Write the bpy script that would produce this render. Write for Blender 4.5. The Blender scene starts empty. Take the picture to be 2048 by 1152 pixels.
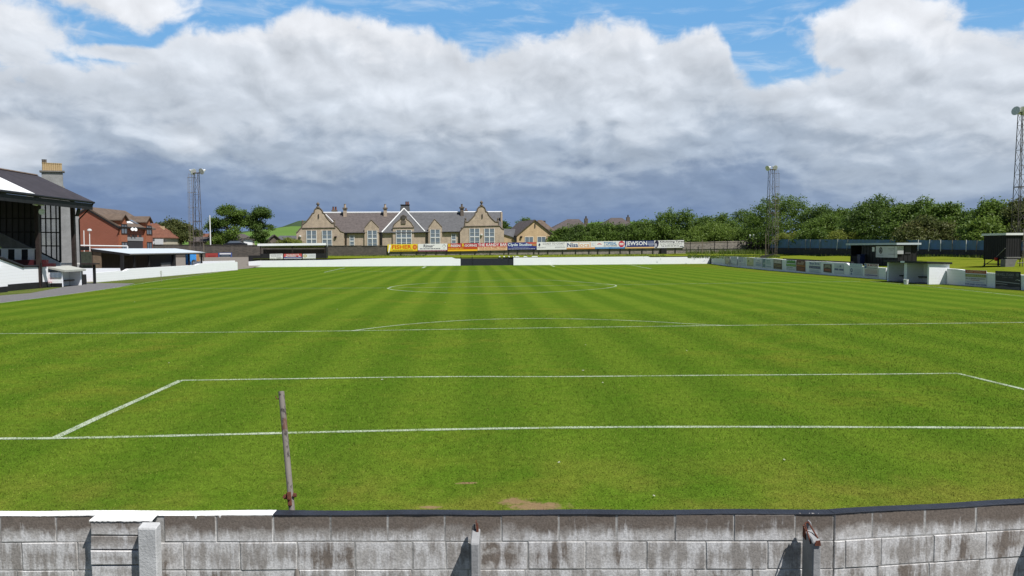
import bpy, bmesh, math, random
import numpy as np
from mathutils import Vector, Matrix
random.seed(7); RNG = np.random.default_rng(11)
sc = bpy.context.scene; COL = sc.collection
R = math.radians

# ------------------------------------------------------------------ camera model (surveyed from the pitch markings)
F, PITCH, YAW, ROLL, CH = 1490.0, 0.05374, 0.05651, 0.004, 3.003
def D(u, v):
    c, s = math.cos(ROLL), math.sin(ROLL); xr = c*u+s*v; up = -s*u+c*v
    c, s = math.cos(PITCH), math.sin(PITCH); yf = c+s*up; Z = -s+c*up
    c, s = math.cos(YAW), math.sin(YAW)
    return Vector((c*xr+s*yf, -s*xr+c*yf, Z))
def ray(px, py): return D((px-1024)/F, -(py-576)/F)
CAM = Vector((0, 0, CH))
def gp(px, py, z=0.0):
    d = ray(px, py); return CAM+d*((z-CH)/d.z)
def ratio(px, py=500):
    d = ray(px, py); return d.x/d.y
def atY(px, py, Y):
    d = ray(px, py); return CAM+d*(Y/d.y)
def atX(px, py, X):
    d = ray(px, py); return CAM+d*(X/d.x)
class PL:
    """vertical survey plane through two ground points"""
    def __init__(s, A, B):
        s.A = Vector((A[0], A[1], 0)); b = Vector((B[0], B[1], 0)); s.u = (b-s.A).normalized()
        n = Vector((s.u.y, -s.u.x, 0)); s.n = n if n.dot(CAM-s.A) > 0 else -n; s.L = (b-s.A).length
    def at(s, px, py, off=0):
        d = ray(px, py); A = s.A-s.n*off
        t = (A-CAM).dot(s.n)/d.dot(s.n); p = CAM+d*t
        return (p-A).dot(s.u), p.z
    def w(s, a, z, off=0):
        p = s.A+s.u*a-s.n*off; return Vector((p.x, p.y, z))
    def p(s, px, py, off=0):
        a, z = s.at(px, py, off); return s.w(a, z, off)

# ------------------------------------------------------------------ object helpers
BASE = {}
def tag(o, label=None, cat=None, group=None, kind=None):
    if label: o['label'] = label
    if cat: o['category'] = cat
    if group: o['group'] = group
    if kind: o['kind'] = kind
    return o
def thing(name, loc, label, cat, group=None):
    o = bpy.data.objects.new(name, None); COL.objects.link(o)
    o.empty_display_size = .3; o.location = loc; BASE[o] = Vector(loc)
    return tag(o, label, cat, group)
class MB:
    def __init__(s): s.v = []; s.f = []; s.m = []
    def poly(s, pts, mi=0):
        k = len(s.v); s.v += [tuple(p) for p in pts]; s.f.append(list(range(k, k+len(pts)))); s.m.append(mi); return s
    def prism(s, pts, d, mi=0):
        pts = [Vector(p) for p in pts]; d = Vector(d); k = len(s.v); n = len(pts)
        s.v += [tuple(p) for p in pts]+[tuple(p+d) for p in pts]
        s.f.append(list(range(k, k+n))); s.f.append(list(range(k+2*n-1, k+n-1, -1)))
        for i in range(n):
            j = (i+1) % n; s.f.append([k+j, k+i, k+n+i, k+n+j])
        s.m += [mi]*(n+2); return s
    def box(s, x0, x1, y0, y1, z0, z1, mi=0):
        return s.prism([(x0, y0, z0), (x1, y0, z0), (x1, y1, z0), (x0, y1, z0)], (0, 0, z1-z0), mi)
    def obox(s, O, u, n, a, t, z, mi=0):
        O = Vector((O[0], O[1], 0))
        P = [O+u*a[0]+n*t[0], O+u*a[1]+n*t[0], O+u*a[1]+n*t[1], O+u*a[0]+n*t[1]]
        return s.prism([(p.x, p.y, z[0]) for p in P], (0, 0, z[1]-z[0]), mi)
    def tube(s, p, q, r, seg=6, r2=None, mi=0):
        p = Vector(p); q = Vector(q); r2 = r if r2 is None else r2
        d = (q-p); 
        if d.length < 1e-6: return s
        d.normalize(); a = d.orthogonal().normalized(); b = d.cross(a); k = len(s.v)
        for c, rr in ((p, r), (q, r2)):
            for i in range(seg):
                t = 2*math.pi*i/seg; s.v.append(tuple(c+(a*math.cos(t)+b*math.sin(t))*rr))
        for i in range(seg):
            j = (i+1) % seg; s.f.append([k+i, k+j, k+seg+j, k+seg+i])
        s.f.append(list(range(k+seg-1, k-1, -1))); s.f.append(list(range(k+seg, k+2*seg))); s.m += [mi]*(seg+2); return s
    def path(s, pts, r, seg=6, mi=0):
        for a, b in zip(pts, pts[1:]): s.tube(a, b, r, seg, mi=mi)
        return s
    def lathe(s, c, axis, prof, seg=14, mi=0):
        c = Vector(c); d = Vector(axis).normalized(); a = d.orthogonal().normalized(); b = d.cross(a); k = len(s.v)
        for h, r in prof:
            for i in range(seg):
                t = 2*math.pi*i/seg; s.v.append(tuple(c+d*h+(a*math.cos(t)+b*math.sin(t))*max(r, 1e-4)))
        for q in range(len(prof)-1):
            for i in range(seg):
                j = (i+1) % seg; s.f.append([k+q*seg+i, k+q*seg+j, k+(q+1)*seg+j, k+(q+1)*seg+i]); s.m.append(mi)
        s.f.append(list(range(k+seg-1, k-1, -1))); e = k+(len(prof)-1)*seg; s.f.append(list(range(e, e+seg))); s.m += [mi]*2; return s
    def build(s, name, mats, parent=None, loc=None, bevel=0, smooth=False, label=None):
        if not isinstance(mats, (list, tuple)): mats = [mats]
        base = BASE[parent] if parent else (Vector(loc) if loc is not None else Vector((0, 0, 0)))
        me = bpy.data.meshes.new(name)
        me.from_pydata([tuple(Vector(v)-base) for v in s.v], [], s.f)
        for m in mats: me.materials.append(m)
        me.polygons.foreach_set('material_index', s.m)
        bm = bmesh.new(); bm.from_mesh(me); bmesh.ops.recalc_face_normals(bm, faces=bm.faces)
        if bevel: bmesh.ops.bevel(bm, geom=[e for e in bm.edges], offset=bevel, segments=1, affect='EDGES', clamp_overlap=True)
        bm.to_mesh(me); bm.free()
        if smooth: me.polygons.foreach_set('use_smooth', [True]*len(me.polygons))
        me.update()
        o = bpy.data.objects.new(name, me); COL.objects.link(o)
        if parent: o.parent = parent
        else: o.location = base
        BASE[o] = base
        if label: o['label'] = label
        return o
def copy_tree(o, parent=None):
    c = o.copy(); COL.objects.link(c)
    if parent: c.parent = parent; c.matrix_parent_inverse = o.matrix_parent_inverse.copy()
    BASE[c] = BASE.get(o, Vector((0, 0, 0)))
    for ch in list(o.children): copy_tree(ch, c)
    return c

# ------------------------------------------------------------------ node helpers
class E:
    nt = None
    def __init__(s, sock): s.s = sock
    @staticmethod
    def op(o, *a, clamp=False):
        n = E.nt.nodes.new('ShaderNodeMath'); n.operation = o; n.use_clamp = clamp
        for i, x in enumerate(a):
            if isinstance(x, E): E.nt.links.new(x.s, n.inputs[i])
            else: n.inputs[i].default_value = x
        return E(n.outputs[0])
    def __add__(s, o): return E.op('ADD', s, o)
    __radd__ = __add__
    def __sub__(s, o): return E.op('SUBTRACT', s, o)
    def __rsub__(s, o): return E.op('SUBTRACT', o, s)
    def __mul__(s, o): return E.op('MULTIPLY', s, o)
    __rmul__ = __mul__
    def __truediv__(s, o): return E.op('DIVIDE', s, o)
    def __pow__(s, o): return E.op('POWER', s, o)
def sstep(x, a, b, lo=0., hi=1.):
    n = E.nt.nodes.new('ShaderNodeMapRange'); n.interpolation_type = 'SMOOTHSTEP'
    E.nt.links.new(x.s, n.inputs[0])
    for i, v in enumerate((a, b, lo, hi)):
        if isinstance(v, E): E.nt.links.new(v.s, n.inputs[i+1])
        else: n.inputs[i+1].default_value = v
    return E(n.outputs[0])
def sat(x): return E.op('ADD', x, 0., clamp=True)
def noise(vec, scale, detail=4, rough=.55, dim='3D', dist=0, lac=2.):
    n = E.nt.nodes.new('ShaderNodeTexNoise'); n.noise_dimensions = dim
    E.nt.links.new(vec.s, n.inputs['Vector']); n.inputs['Scale'].default_value = scale; n.inputs['Detail'].default_value = detail
    n.inputs['Roughness'].default_value = rough; n.inputs['Distortion'].default_value = dist; n.inputs['Lacunarity'].default_value = lac
    return E(n.outputs['Fac'])
def voro(vec, scale, feature='F1', out='Distance'):
    n = E.nt.nodes.new('ShaderNodeTexVoronoi'); n.feature = feature
    E.nt.links.new(vec.s, n.inputs['Vector']); n.inputs['Scale'].default_value = scale
    return E(n.outputs[out])
def vmul(vec, t):
    n = E.nt.nodes.new('ShaderNodeVectorMath'); n.operation = 'MULTIPLY'
    E.nt.links.new(vec.s, n.inputs[0]); n.inputs[1].default_value = t; return E(n.outputs[0])
def xyz(x, y, z):
    n = E.nt.nodes.new('ShaderNodeCombineXYZ')
    for i, v in enumerate((x, y, z)):
        if isinstance(v, E): E.nt.links.new(v.s, n.inputs[i])
        else: n.inputs[i].default_value = v
    return E(n.outputs[0])
def sep(v):
    n = E.nt.nodes.new('ShaderNodeSeparateXYZ'); E.nt.links.new(v.s, n.inputs[0]); return [E(o) for o in n.outputs]
def mix(a, b, f):
    n = E.nt.nodes.new('ShaderNodeMix'); n.data_type = 'RGBA'
    for i, x in ((6, a), (7, b), (0, f)):
        if isinstance(x, E): E.nt.links.new(x.s, n.inputs[i])
        elif isinstance(x, (tuple, list)): n.inputs[i].default_value = (*x, 1) if len(x) == 3 else x
        else: n.inputs[i].default_value = x
    return E(n.outputs[2])
def cmul(a, k):
    n = E.nt.nodes.new('ShaderNodeVectorMath'); n.operation = 'SCALE'
    E.nt.links.new(a.s, n.inputs[0])
    if isinstance(k, E): E.nt.links.new(k.s, n.inputs['Scale'])
    else: n.inputs['Scale'].default_value = k
    return E(n.outputs[0])
def attr(name, out='Fac'):
    n = E.nt.nodes.new('ShaderNodeAttribute'); n.attribute_name = name; return E(n.outputs[out])
def pos(): return E(E.nt.nodes.new('ShaderNodeNewGeometry').outputs['Position'])
def uvn(): return E(E.nt.nodes.new('ShaderNodeTexCoord').outputs['UV'])
def begin(name):
    m = bpy.data.materials.new(name); m.use_nodes = True; E.nt = m.node_tree
    return m, m.node_tree.nodes['Principled BSDF']
def hook(x, sock):
    if isinstance(x, E): E.nt.links.new(x.s, sock)
    elif isinstance(x, tuple): sock.default_value = (*x, 1)
    else: sock.default_value = x
def finish(b, col, rough=.8, bump=None, bs=.3, bd=.01, metal=0, spec=.3):
    hook(col, b.inputs['Base Color']); hook(rough, b.inputs['Roughness']); hook(metal, b.inputs['Metallic'])
    b.inputs['Specular IOR Level'].default_value = spec
    if bump is not None:
        n = E.nt.nodes.new('ShaderNodeBump'); n.inputs['Strength'].default_value = bs; n.inputs['Distance'].default_value = bd
        E.nt.links.new(bump.s, n.inputs['Height']); E.nt.links.new(n.outputs[0], b.inputs['Normal'])
MATS = {}
def mat(name, col, rough=.75, var=.18, scale=2., metal=0, bump=.2, bd=.01, col2=None, streak=False, spec=.3):
    if name in MATS: return MATS[name]
    m, b = begin(name); p = pos()
    if streak: p2 = vmul(p, (1, 1, .12))
    else: p2 = p
    n1 = noise(p2, scale, 5, .6); n2 = noise(p, scale*9, 3, .6)
    f = sat((n1*.7+n2*.3-.5)*2.2+.5)
    c2 = col2 or tuple(x*(1-2*var) for x in col); c1 = tuple(min(1, x*(1+var*.6)) for x in col)
    finish(b, mix(c2, c1, f), rough, n2 if bump else None, bump, bd, metal, spec)
    MATS[name] = m; return m

# ------------------------------------------------------------------ sun, sky
SUN = Vector((.44, -.42, 1.0)).normalized()
li = bpy.data.lights.new('sun', 'SUN'); li.energy = 5.0; li.angle = R(.53); li.color = (1, .965, .91)
lo = bpy.data.objects.new('sun', li); COL.objects.link(lo); lo.rotation_euler = (-SUN).to_track_quat('-Z', 'Y').to_euler(); lo.location = (40, -60, 80)
W = bpy.data.worlds.new('World'); sc.world = W; W.use_nodes = True; nt = W.node_tree; E.nt = nt
bg = nt.nodes['Background']; bg.inputs['Strength'].default_value = .1
sky = nt.nodes.new('ShaderNodeTexSky'); sky.sky_type = 'NISHITA'; sky.sun_disc = False
sky.sun_elevation = math.asin(SUN.z); sky.sun_rotation = math.atan2(SUN.x, SUN.y); sky.air_density = 1.0; sky.dust_density = .3; sky.ozone_density = 2.5
gen = E(nt.nodes.new('ShaderNodeTexCoord').outputs['Generated'])
dx, dy, dz = sep(gen)
az = E.op('ARCTAN2', dx, dy)*57.29578            # degrees east of the pitch's long axis
el = E.op('ARCSINE', dz)*57.29578
def azel(px, py):
    d = ray(px, py).normalized(); return math.degrees(math.atan2(d.x, d.y)), math.degrees(math.asin(d.z))
def fcurve(x, pts, x0, x1, y0, y1):
    n = nt.nodes.new('ShaderNodeFloatCurve'); c = n.mapping.curves[0]
    q = [((a-x0)/(x1-x0), (b-y0)/(y1-y0)) for a, b in pts]
    c.points[0].location = (0, q[0][1]); c.points[1].location = (1, q[-1][1])
    for a, b in q: c.points.new(min(max(a, .001), .999), min(max(b, 0), 1))
    for p_ in c.points: p_.handle_type = 'AUTO'
    n.mapping.update()
    E.nt.links.new(((x-x0)/(x1-x0)).s, n.inputs['Value']); return E(n.outputs[0])*(y1-y0)+y0
top = [(-60, 9), (-45, 12)]+[azel(*p_) for p_ in ((-200, 120), (0, 128), (160, 118), (300, 112), (345, 80), (380, 52), (460, 48), (600, 40), (700, 36), (840, 42), (900, 58), (925, 98), (980, 100), (1080, 78), (1180, 52), (1300, 46), (1400, 62), (1455, 95), (1475, 150), (1560, 172), (1640, 140), (1720, 118), (1900, 78), (2048, 60))]+[(50, 14), (60, 10)]
edge = fcurve(az, top, -60, 60, -2, 28)
ey = E.op('LOGARITHM', E.op('MAXIMUM', el, -3.)+6.7, 2.718282)*2.6
cv = xyz(az*.1, ey, 0.)
warp = noise(cv, 2.2, 3, .45)
cvw = xyz(az*.1+(warp-.5)*.28, ey+(noise(xyz(az*.1+9., ey, 3.), 2.2, 3, .45)-.5)*.25, 0.)
n_big = noise(cvw, 1.25, 7, .50)
n_mid = noise(cvw, 3.4, 8, .56)
n_lit = noise(E(cvw.s) if False else xyz(sep(cvw)[0]+.05, sep(cvw)[1]+.13, 0.), 1.25, 7, .50)
n_lit2 = noise(xyz(sep(cvw)[0]+.018, sep(cvw)[1]+.045, 0.), 3.4, 8, .56)
def puff(v):
    def sv(sc):
        n = nt.nodes.new('ShaderNodeTexVoronoi'); n.voronoi_dimensions = '2D'; n.feature = 'SMOOTH_F1'; n.inputs['Smoothness'].default_value = .8
        nt.links.new(v.s, n.inputs['Vector']); n.inputs['Scale'].default_value = sc; return E(n.outputs['Distance'])
    return 1.-(sv(1.15)*.62+sv(2.7)*.30+sv(6.1)*.13)+(noise(v, 5., 4, .5)-.5)*.16
vx, vy, _ = sep(cvw)
pf0 = puff(cvw); pf1 = puff(xyz(vx+.05, vy+.11, 0.))
def blob(px, py, rx, ry, k):
    a, e = azel(px, py); q = E.op('SQRT', ((az-a)/rx)**2.+((el-e)/ry)**2.)
    return (1.-q)*k
d1 = (edge-el)*.42
d2 = E.op('MAXIMUM', blob(1765, 70, 4.9, 2.75, 1.7), blob(1900, 118, 6.5, 2.0, 1.2))
d3 = E.op('MAXIMUM', blob(215, -25, 5.2, 2.0, .8), E.op('MAXIMUM', blob(0, 60, 4.6, 2.4, .55), blob(240, 108, 3.4, .6, .9)))
dens = E.op('MAXIMUM', d1, E.op('MAXIMUM', d2, d3))+(n_big-.5)*1.2+(n_mid-.5)*.9+(pf0-.55)*1.1
n_fine = noise(cvw, 8., 6, .62)
mask = sstep(dens+(n_fine-.5)*.5, -.12, .34)
wis = noise(xyz(az*.1, el*.5+az*.015, 4.), 2.2, 7, .60, dist=.5)
wisp = sstep(wis, .47, .78)*.5*sstep(el, 45., 12.)
bl = ((n_big-n_lit)*1.6+(n_mid-n_lit2)*.9+(pf0-pf1)*3.1)*sstep(el, 1.5, 8.5, .30, 1.)             # relief of the billows towards the sun
gl = noise(xyz(az*.055, el*.09, 7.), 1.6, 5, .55)
hgt = (n_fine-.5)*2.2*sstep(el, 1., 7., .2, 1.)+el+(gl-.5)*8.+(n_big-.5)*3.*sstep(el, 1., 7., .35, 1.)+bl*1.6+sstep(az, 18., 34.)*2.2+E.op('MAXIMUM', E.op('MAXIMUM', blob(20, 300, 4., 2.6, 6.), blob(385, 290, 2.6, 1.8, 4.)), 0.)
ramp = nt.nodes.new('ShaderNodeValToRGB'); nt.links.new((hgt/18.).s, ramp.inputs[0])
cr = ramp.color_ramp; cr.interpolation = 'EASE'
stops = [(0., (.150, .225, .385)), (.14, (.160, .235, .390)), (.26, (.220, .295, .430)), (.40, (.37, .44, .54)), (.56, (.52, .575, .65)), (.76, (.62, .665, .73)), (.92, (.72, .745, .79))]
while len(cr.elements) < len(stops): cr.elements.new(.5)
for e_, (p_, c_) in zip(cr.elements, stops): e_.position = p_; e_.color = (*[q_*.90 for q_ in c_], 1)
cl = cmul(E(ramp.outputs[0]), sat(.5+bl*.46+(n_fine-.5)*.35)*.50+.78)
thin = sstep(dens, .9, -.05)
cl = mix(cl, (.70, .725, .77), thin*.35*sstep(el, 5., 10.))
blue = mix((.145, .350, .64), (.25, .46, .70), sstep(el, 17., 6.))
nish = cmul(E(sky.outputs[0]), .050)
skyc = mix(blue, nish, E.op('MAXIMUM', sstep(el, 20., 34.), sstep(E.op('ABSOLUTE', az), 48., 75.)))
skyc = mix(skyc, (.60, .67, .76), wisp)
out = mix(skyc, cl, mask*sstep(el, 40., 24.)*sstep(E.op('ABSOLUTE', az), 80., 50.))
low = mix(out, (.10, .12, .13), sstep(el, 0., -3.))
nt.links.new(cmul(low, 10.).s, bg.inputs['Color'])

# ------------------------------------------------------------------ materials
def grass_color(p):
    x, y, z = sep(p)
    wob = (noise(p, .35, 2)-.5)*.35
    st = E.op('SINE', (x+wob-1.0)*(2*math.pi/2.42))
    stripe = sstep(st, -.8, .8)  # mowing bands: light and dark of the leaning blades put into the colour
    big = noise(p, .16, 4, .55); mid = noise(p, .9, 5, .6); 
    g = mix((.061, .116, .0105), (.108, .165, .0165), stripe*sstep(y, 8., 55., .40, .62)+.19)
    g = mix(g, (.146, .150, .020), sstep(big*.6+mid*.4, .50, .72)*.55)
    g = mix(g, (.054, .120, .008), sstep(mid, .52, .34)*.4)
    # dry strip behind the goal line
    dry = sstep(y, 11.4, 8.4)*sstep(noise(p, .55, 4, .6), .40, .66)
    g = mix(g, (.160, .150, .028), dry*.58)
    side = sstep(x, 33.6, 35.)
    g = mix(g, (.13, .13, .016), side*.35)
    pts = [(1075, 1012, .42, .16), (1030, 1003, .22, .16), (860, 1015, .20, .06), (935, 966, .16, .05)]
    earth = None
    for px, py, rx, ry in pts:
        q = gp(px, py); e = 1.-E.op('SQRT', ((x-q.x)/rx)**2.+((y-q.y)/ry)**2.)
        earth = e if earth is None else E.op('MAXIMUM', earth, e)
    em = sstep(earth+(noise(p, 9., 4, .65)-.5)*1.9, .0, .6)
    grain = noise(p, 34., 4, .78); gr2 = noise(p, 6., 3, .65)
    g = cmul(g, sstep(grain*.75+gr2*.25, .34, .66)*.80+.60)
    return mix(g, (.23, .15, .09), em*.85), em
m_grass, b = begin('mown_grass'); p = pos(); gc, em = grass_color(p)
fine = noise(p, 26., 4, .7); fine2 = noise(vmul(p, (1, .55, 1)), 7., 4, .7); fine3 = noise(p, 90., 2, .6)
v_ = sat((fine*.45+fine2*.35+fine3*.2-.5)*2.6+.5)
gc = cmul(gc, v_*.5+.75)
finish(b, gc, 1., fine+fine3*.5, .4, .02, spec=0.); MATS['grass'] = m_grass
m_blade, b = begin('grass_blade'); p = pos(); gc, em = grass_color(p)
tn = attr('tone'); gc = mix(cmul(gc, tn*1.0+.55), (.27, .25, .07), sstep(tn, .88, 1.)*.6)
finish(b, gc, .8, spec=.05)
nm = E.nt.nodes.new('ShaderNodeVectorMath'); nm.operation = 'ADD'; gn = E.nt.nodes.new('ShaderNodeNewGeometry')
sc_ = E.nt.nodes.new('ShaderNodeVectorMath'); sc_.operation = 'SCALE'; sc_.inputs['Scale'].default_value = .45
E.nt.links.new(gn.outputs['Normal'], sc_.inputs[0]); E.nt.links.new(sc_.outputs[0], nm.inputs[0]); nm.inputs[1].default_value = (0, 0, .8)
nz = E.nt.nodes.new('ShaderNodeVectorMath'); nz.operation = 'NORMALIZE'; E.nt.links.new(nm.outputs[0], nz.inputs[0]); E.nt.links.new(nz.outputs[0], b.inputs['Normal'])
m_line, b = begin('line_paint'); p = pos(); gc, em = grass_color(p)
a = noise(p, 38., 4, .75); a2 = noise(p, 1.3, 3, .6)
finish(b, mix(cmul(gc, 1.05), (.44, .50, .40), sstep(a*.75+a2*.25, .40, .56)*.92), .9, a, .3, .01, spec=.1)
def rough_grass(name, c1, c2, c3, sc1=.5):
    m, b = begin(name); p = pos(); n1 = noise(p, sc1, 5, .6); n2 = noise(p, 6., 4, .7); n3 = noise(p, 30., 3, .7)
    c = mix(mix(c1, c2, sstep(n1, .35, .65)), c3, sstep(n2, .5, .72)*.6)
    finish(b, cmul(c, sat((n3+n2-1.)*1.2+.5)*.7+.65), .95, n3, .5, .04, spec=0.); MATS[name] = m; return m
m_bank = rough_grass('bank_grass', (.115, .155, .014), (.150, .175, .018), (.165, .155, .03))
m_verge = rough_grass('verge_grass', (.075, .105, .024), (.105, .125, .035), (.14, .12, .06))
m_ground = rough_grass('rough_ground', (.10, .13, .03), (.14, .16, .04), (.17, .15, .06), .05)
m_weed = rough_grass('weed_leaf', (.10, .17, .022), (.13, .16, .035), (.2, .17, .09))
m_hill = rough_grass('hill_pasture', (.10, .18, .045), (.115, .195, .05), (.10, .15, .05), .01)
m_hillb = rough_grass('hill_wood', (.05, .08, .04), (.06, .09, .05), (.04, .07, .03), .05)
m_asph = mat('asphalt', (.155, .152, .158), .92, .12, 3., bump=.4)
m_tar = mat('pale_tarmac', (.20, .178, .155), .92, .12, 2., bump=.4)
m_conc = mat('grey_concrete', (.33, .335, .345), .9, .18, 5., bump=.6, bd=.006)
m_concd = mat('dark_concrete', (.19, .185, .18), .9, .2, 3., bump=.5)
m_harl = mat('roughcast', (.29, .295, .30), .95, .18, .8, bump=.5, bd=.02)
m_white = mat('white_masonry_paint', (.86, .87, .90), .75, .06, 1.2, bump=.35, bd=.02)
def whitewash():
    m, b = begin('whitewashed_blocks'); p = pos(); x, y, z = sep(p)
    n1 = noise(p, 1.1, 5, .65); n2 = noise(vmul(p, (2, 2, .5)), 3., 4, .6)
    cz = E.op('FRACT', z*4.45); joint = sstep(E.op('ABSOLUTE', cz-.5), .44, .5)
    c = mix((.86, .875, .92), (.75, .76, .79), sstep(n1*.5+n2*.5, .52, .7)*.6)
    c = mix(c, (.34, .33, .27), sstep(z+n2*.25, .24, .08)*.45)
    finish(b, mix(c, (.55, .55, .53), joint*.35), .8, n2+joint*-.6, .35, .012, spec=.2); return m
m_wash = whitewash()
m_white2 = mat('white_gloss', (.78, .79, .80), .5, .04, 3., bump=.05)
m_black = mat('black_paint', (.018, .018, .021), .6, .3, 2., bump=.2)
m_btimber = mat('black_timber', (.018, .0175, .020), .7, .3, 5., bump=.3, streak=True)
m_brown = mat('dark_steel_brown', (.045, .032, .030), .6, .3, 3.)
m_slate = mat('slate', (.112, .114, .122), .7, .22, 1.6, bump=.35, bd=.03)
m_slate2 = mat('slate_brown', (.120, .102, .099), .75, .25, 1.8, bump=.35, bd=.03)
m_roofd = mat('dark_roofing', (.050, .044, .052), .75, .25, .9, bump=.3)
m_tile = mat('red_roof_tile', (.20, .085, .055), .85, .25, 1.5, bump=.3)
m_tileb = mat('brown_roof_tile', (.155, .115, .090), .85, .25, 1.2, bump=.3)
m_tilec = mat('grey_roof_tile', (.105, .088, .085), .85, .2, 1.2, bump=.3)
m_felt = mat('pale_roof_sheet', (.52, .58, .63), .6, .06, 1., bump=.1)
m_grnd = mat('dark_rubble', (.085, .077, .070), .95, .35, 2.2, bump=.8, bd=.05)
m_rust = mat('rusty_iron', (.155, .052, .032), .85, .4, 18., bump=.4, bd=.003)
m_galv, b = begin('weathered_galvanised'); p = pos(); n1 = noise(vmul(p, (1, 1, .35)), 34., 5, .65); n2 = noise(vmul(p, (1, 1, .5)), 7., 4, .6)
c = mix((.25, .225, .20), (.13, .115, .105), n2); c = mix(c, (.030, .026, .025), sstep(n1*.65+n2*.35, .52, .58)*.9); c = mix(c, (.15, .07, .045), sstep(n2, .60, .68)*.7)
finish(b, c, .75, n1, .4, .002, 0, .3)
m_steel = mat('tower_steel', (.12, .10, .098), .6, .3, 2.)
m_steely = mat('tower_ladder', (.27, .225, .165), .6, .3, 2.)
m_lamp = mat('lamp_housing', (.72, .73, .74), .4, .08, 4., metal=.15, bump=0)
m_glass, b = begin('window_glass'); finish(b, (.14, .18, .235), .08, spec=.8)
m_lens, b = begin('lamp_glass'); finish(b, (.30, .31, .31), .12, spec=.8)
m_pglass = mat('dusty_glazing', (.30, .295, .30), .3, .06, 1., bump=0)
m_dglass = mat('dark_cladding', (.045, .045, .050), .6, .15, 2., bump=.1)
m_maroon = mat('maroon_seat', (.075, .016, .022), .5, .2, 3.)
m_bluefence = mat('blue_mesh', (.07, .17, .44), .6, .2, .8, col2=(.075, .13, .12))
m_bluebin = mat('blue_plastic', (.02, .035, .12), .4, .1, 4.)
m_bluec = mat('bright_blue_tarp', (.06, .30, .72), .5, .15, 3.)
m_red = mat('red_paint', (.45, .03, .03), .5, .15, 4.)
m_ochre = mat('ochre_board', (.42, .22, .07), .7, .2, 4.)
m_ply = mat('plywood', (.20, .145, .10), .8, .2, 3., bump=.2)
m_plyd = mat('dark_plank', (.095, .070, .055), .8, .25, 4., streak=True)
m_navy = mat('navy_coping_paint', (.026, .030, .042), .6, .25, 6., bump=.4, bd=.004)
m_copw, b = begin('white_coping_paint'); p = pos(); n1 = noise(p, 9., 5, .7); n2 = noise(vmul(p, (1, 3, 1)), 16., 5, .7)
finish(b, mix(mix((.84, .84, .83), (.62, .62, .60), sstep(n1, .5, .75)), (.10, .10, .095), sstep(n2*.6+n1*.4, .63, .68)*.85), .7, n1, .5, .006, spec=.2)
def brick(name, c1, c2, mort, s=1.):
    m, b = begin(name); p = pos(); x, y, z = sep(p)
    n = E.nt.nodes.new('ShaderNodeTexBrick'); E.nt.links.new(xyz(x+y, z, 0.).s, n.inputs['Vector'])
    n.inputs['Scale'].default_value = 1; n.inputs['Brick Width'].default_value = .23*s; n.inputs['Row Height'].default_value = .075*s; n.inputs['Mortar Size'].default_value = .008*s
    for i, c in ((1, c1), (2, c2), (3, mort)): n.inputs[i].default_value = (*c, 1)
    q = noise(p, .5, 4, .6)
    finish(b, cmul(E(n.outputs[0]), q*.3+.85), .9, noise(p, 12., 3), .3, .01, spec=.2); return m
m_brick = brick('red_brick', (.29, .090, .058), (.25, .078, .050), (.27, .15, .11))
def stone(name, c1, c2, mort, w=.55, h=.26):
    m, b = begin(name); p = pos(); x, y, z = sep(p)
    n = E.nt.nodes.new('ShaderNodeTexBrick'); E.nt.links.new(xyz(x+y+(noise(p, 1.5)-.5)*.2, z+(noise(p, 1.2)-.5)*.12, 0.).s, n.inputs['Vector'])
    n.inputs['Scale'].default_value = 1; n.inputs['Brick Width'].default_value = w; n.inputs['Row Height'].default_value = h; n.inputs['Mortar Size'].default_value = .018; n.inputs['Bias'].default_value = 0
    for i, c in ((1, c1), (2, c2), (3, mort)): n.inputs[i].default_value = (*c, 1)
    q = noise(p, .35, 5, .65); q2 = noise(vmul(p, (1, 1, .25)), 1.6, 4, .6)
    finish(b, cmul(E(n.outputs[0]), q*.55+q2*.55+.45), .92, noise(p, 5., 4), .5, .03, spec=.15); return m
m_sand = stone('school_sandstone', (.475, .380, .295), (.39, .315, .25), (.40, .335, .28))
m_sandd = stone('weathered_sandstone', (.165, .135, .112), (.125, .105, .09), (.14, .12, .10))
m_sandy = stone('modern_sandstone', (.56, .41, .25), (.52, .37, .22), (.48, .37, .25), .45, .2)
m_rubd = stone('dark_rubble_wall', (.115, .10, .088), (.075, .068, .062), (.12, .11, .10), .45, .22)
m_rubl = stone('pale_rubble_wall', (.26, .23, .20), (.15, .135, .125), (.30, .28, .26), .5, .25)
m_blkd = stone('dark_block_wall', (.058, .056, .062), (.04, .04, .045), (.05, .05, .055), .45, .22)
COLM = {}
def paint(c, rough=.5):
    k = tuple(round(x, 3) for x in c)
    if k not in COLM: COLM[k] = mat('sign_paint', c, rough, .05, 4., bump=0) if False else None
    if COLM[k] is None:
        m, b = begin('sign_paint'); p = pos(); n1 = noise(p, 2.5, 4, .6)
        finish(b, mix(tuple(x*.86 for x in c), c, n1), rough, spec=.25); COLM[k] = m
    return COLM[k]

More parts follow.
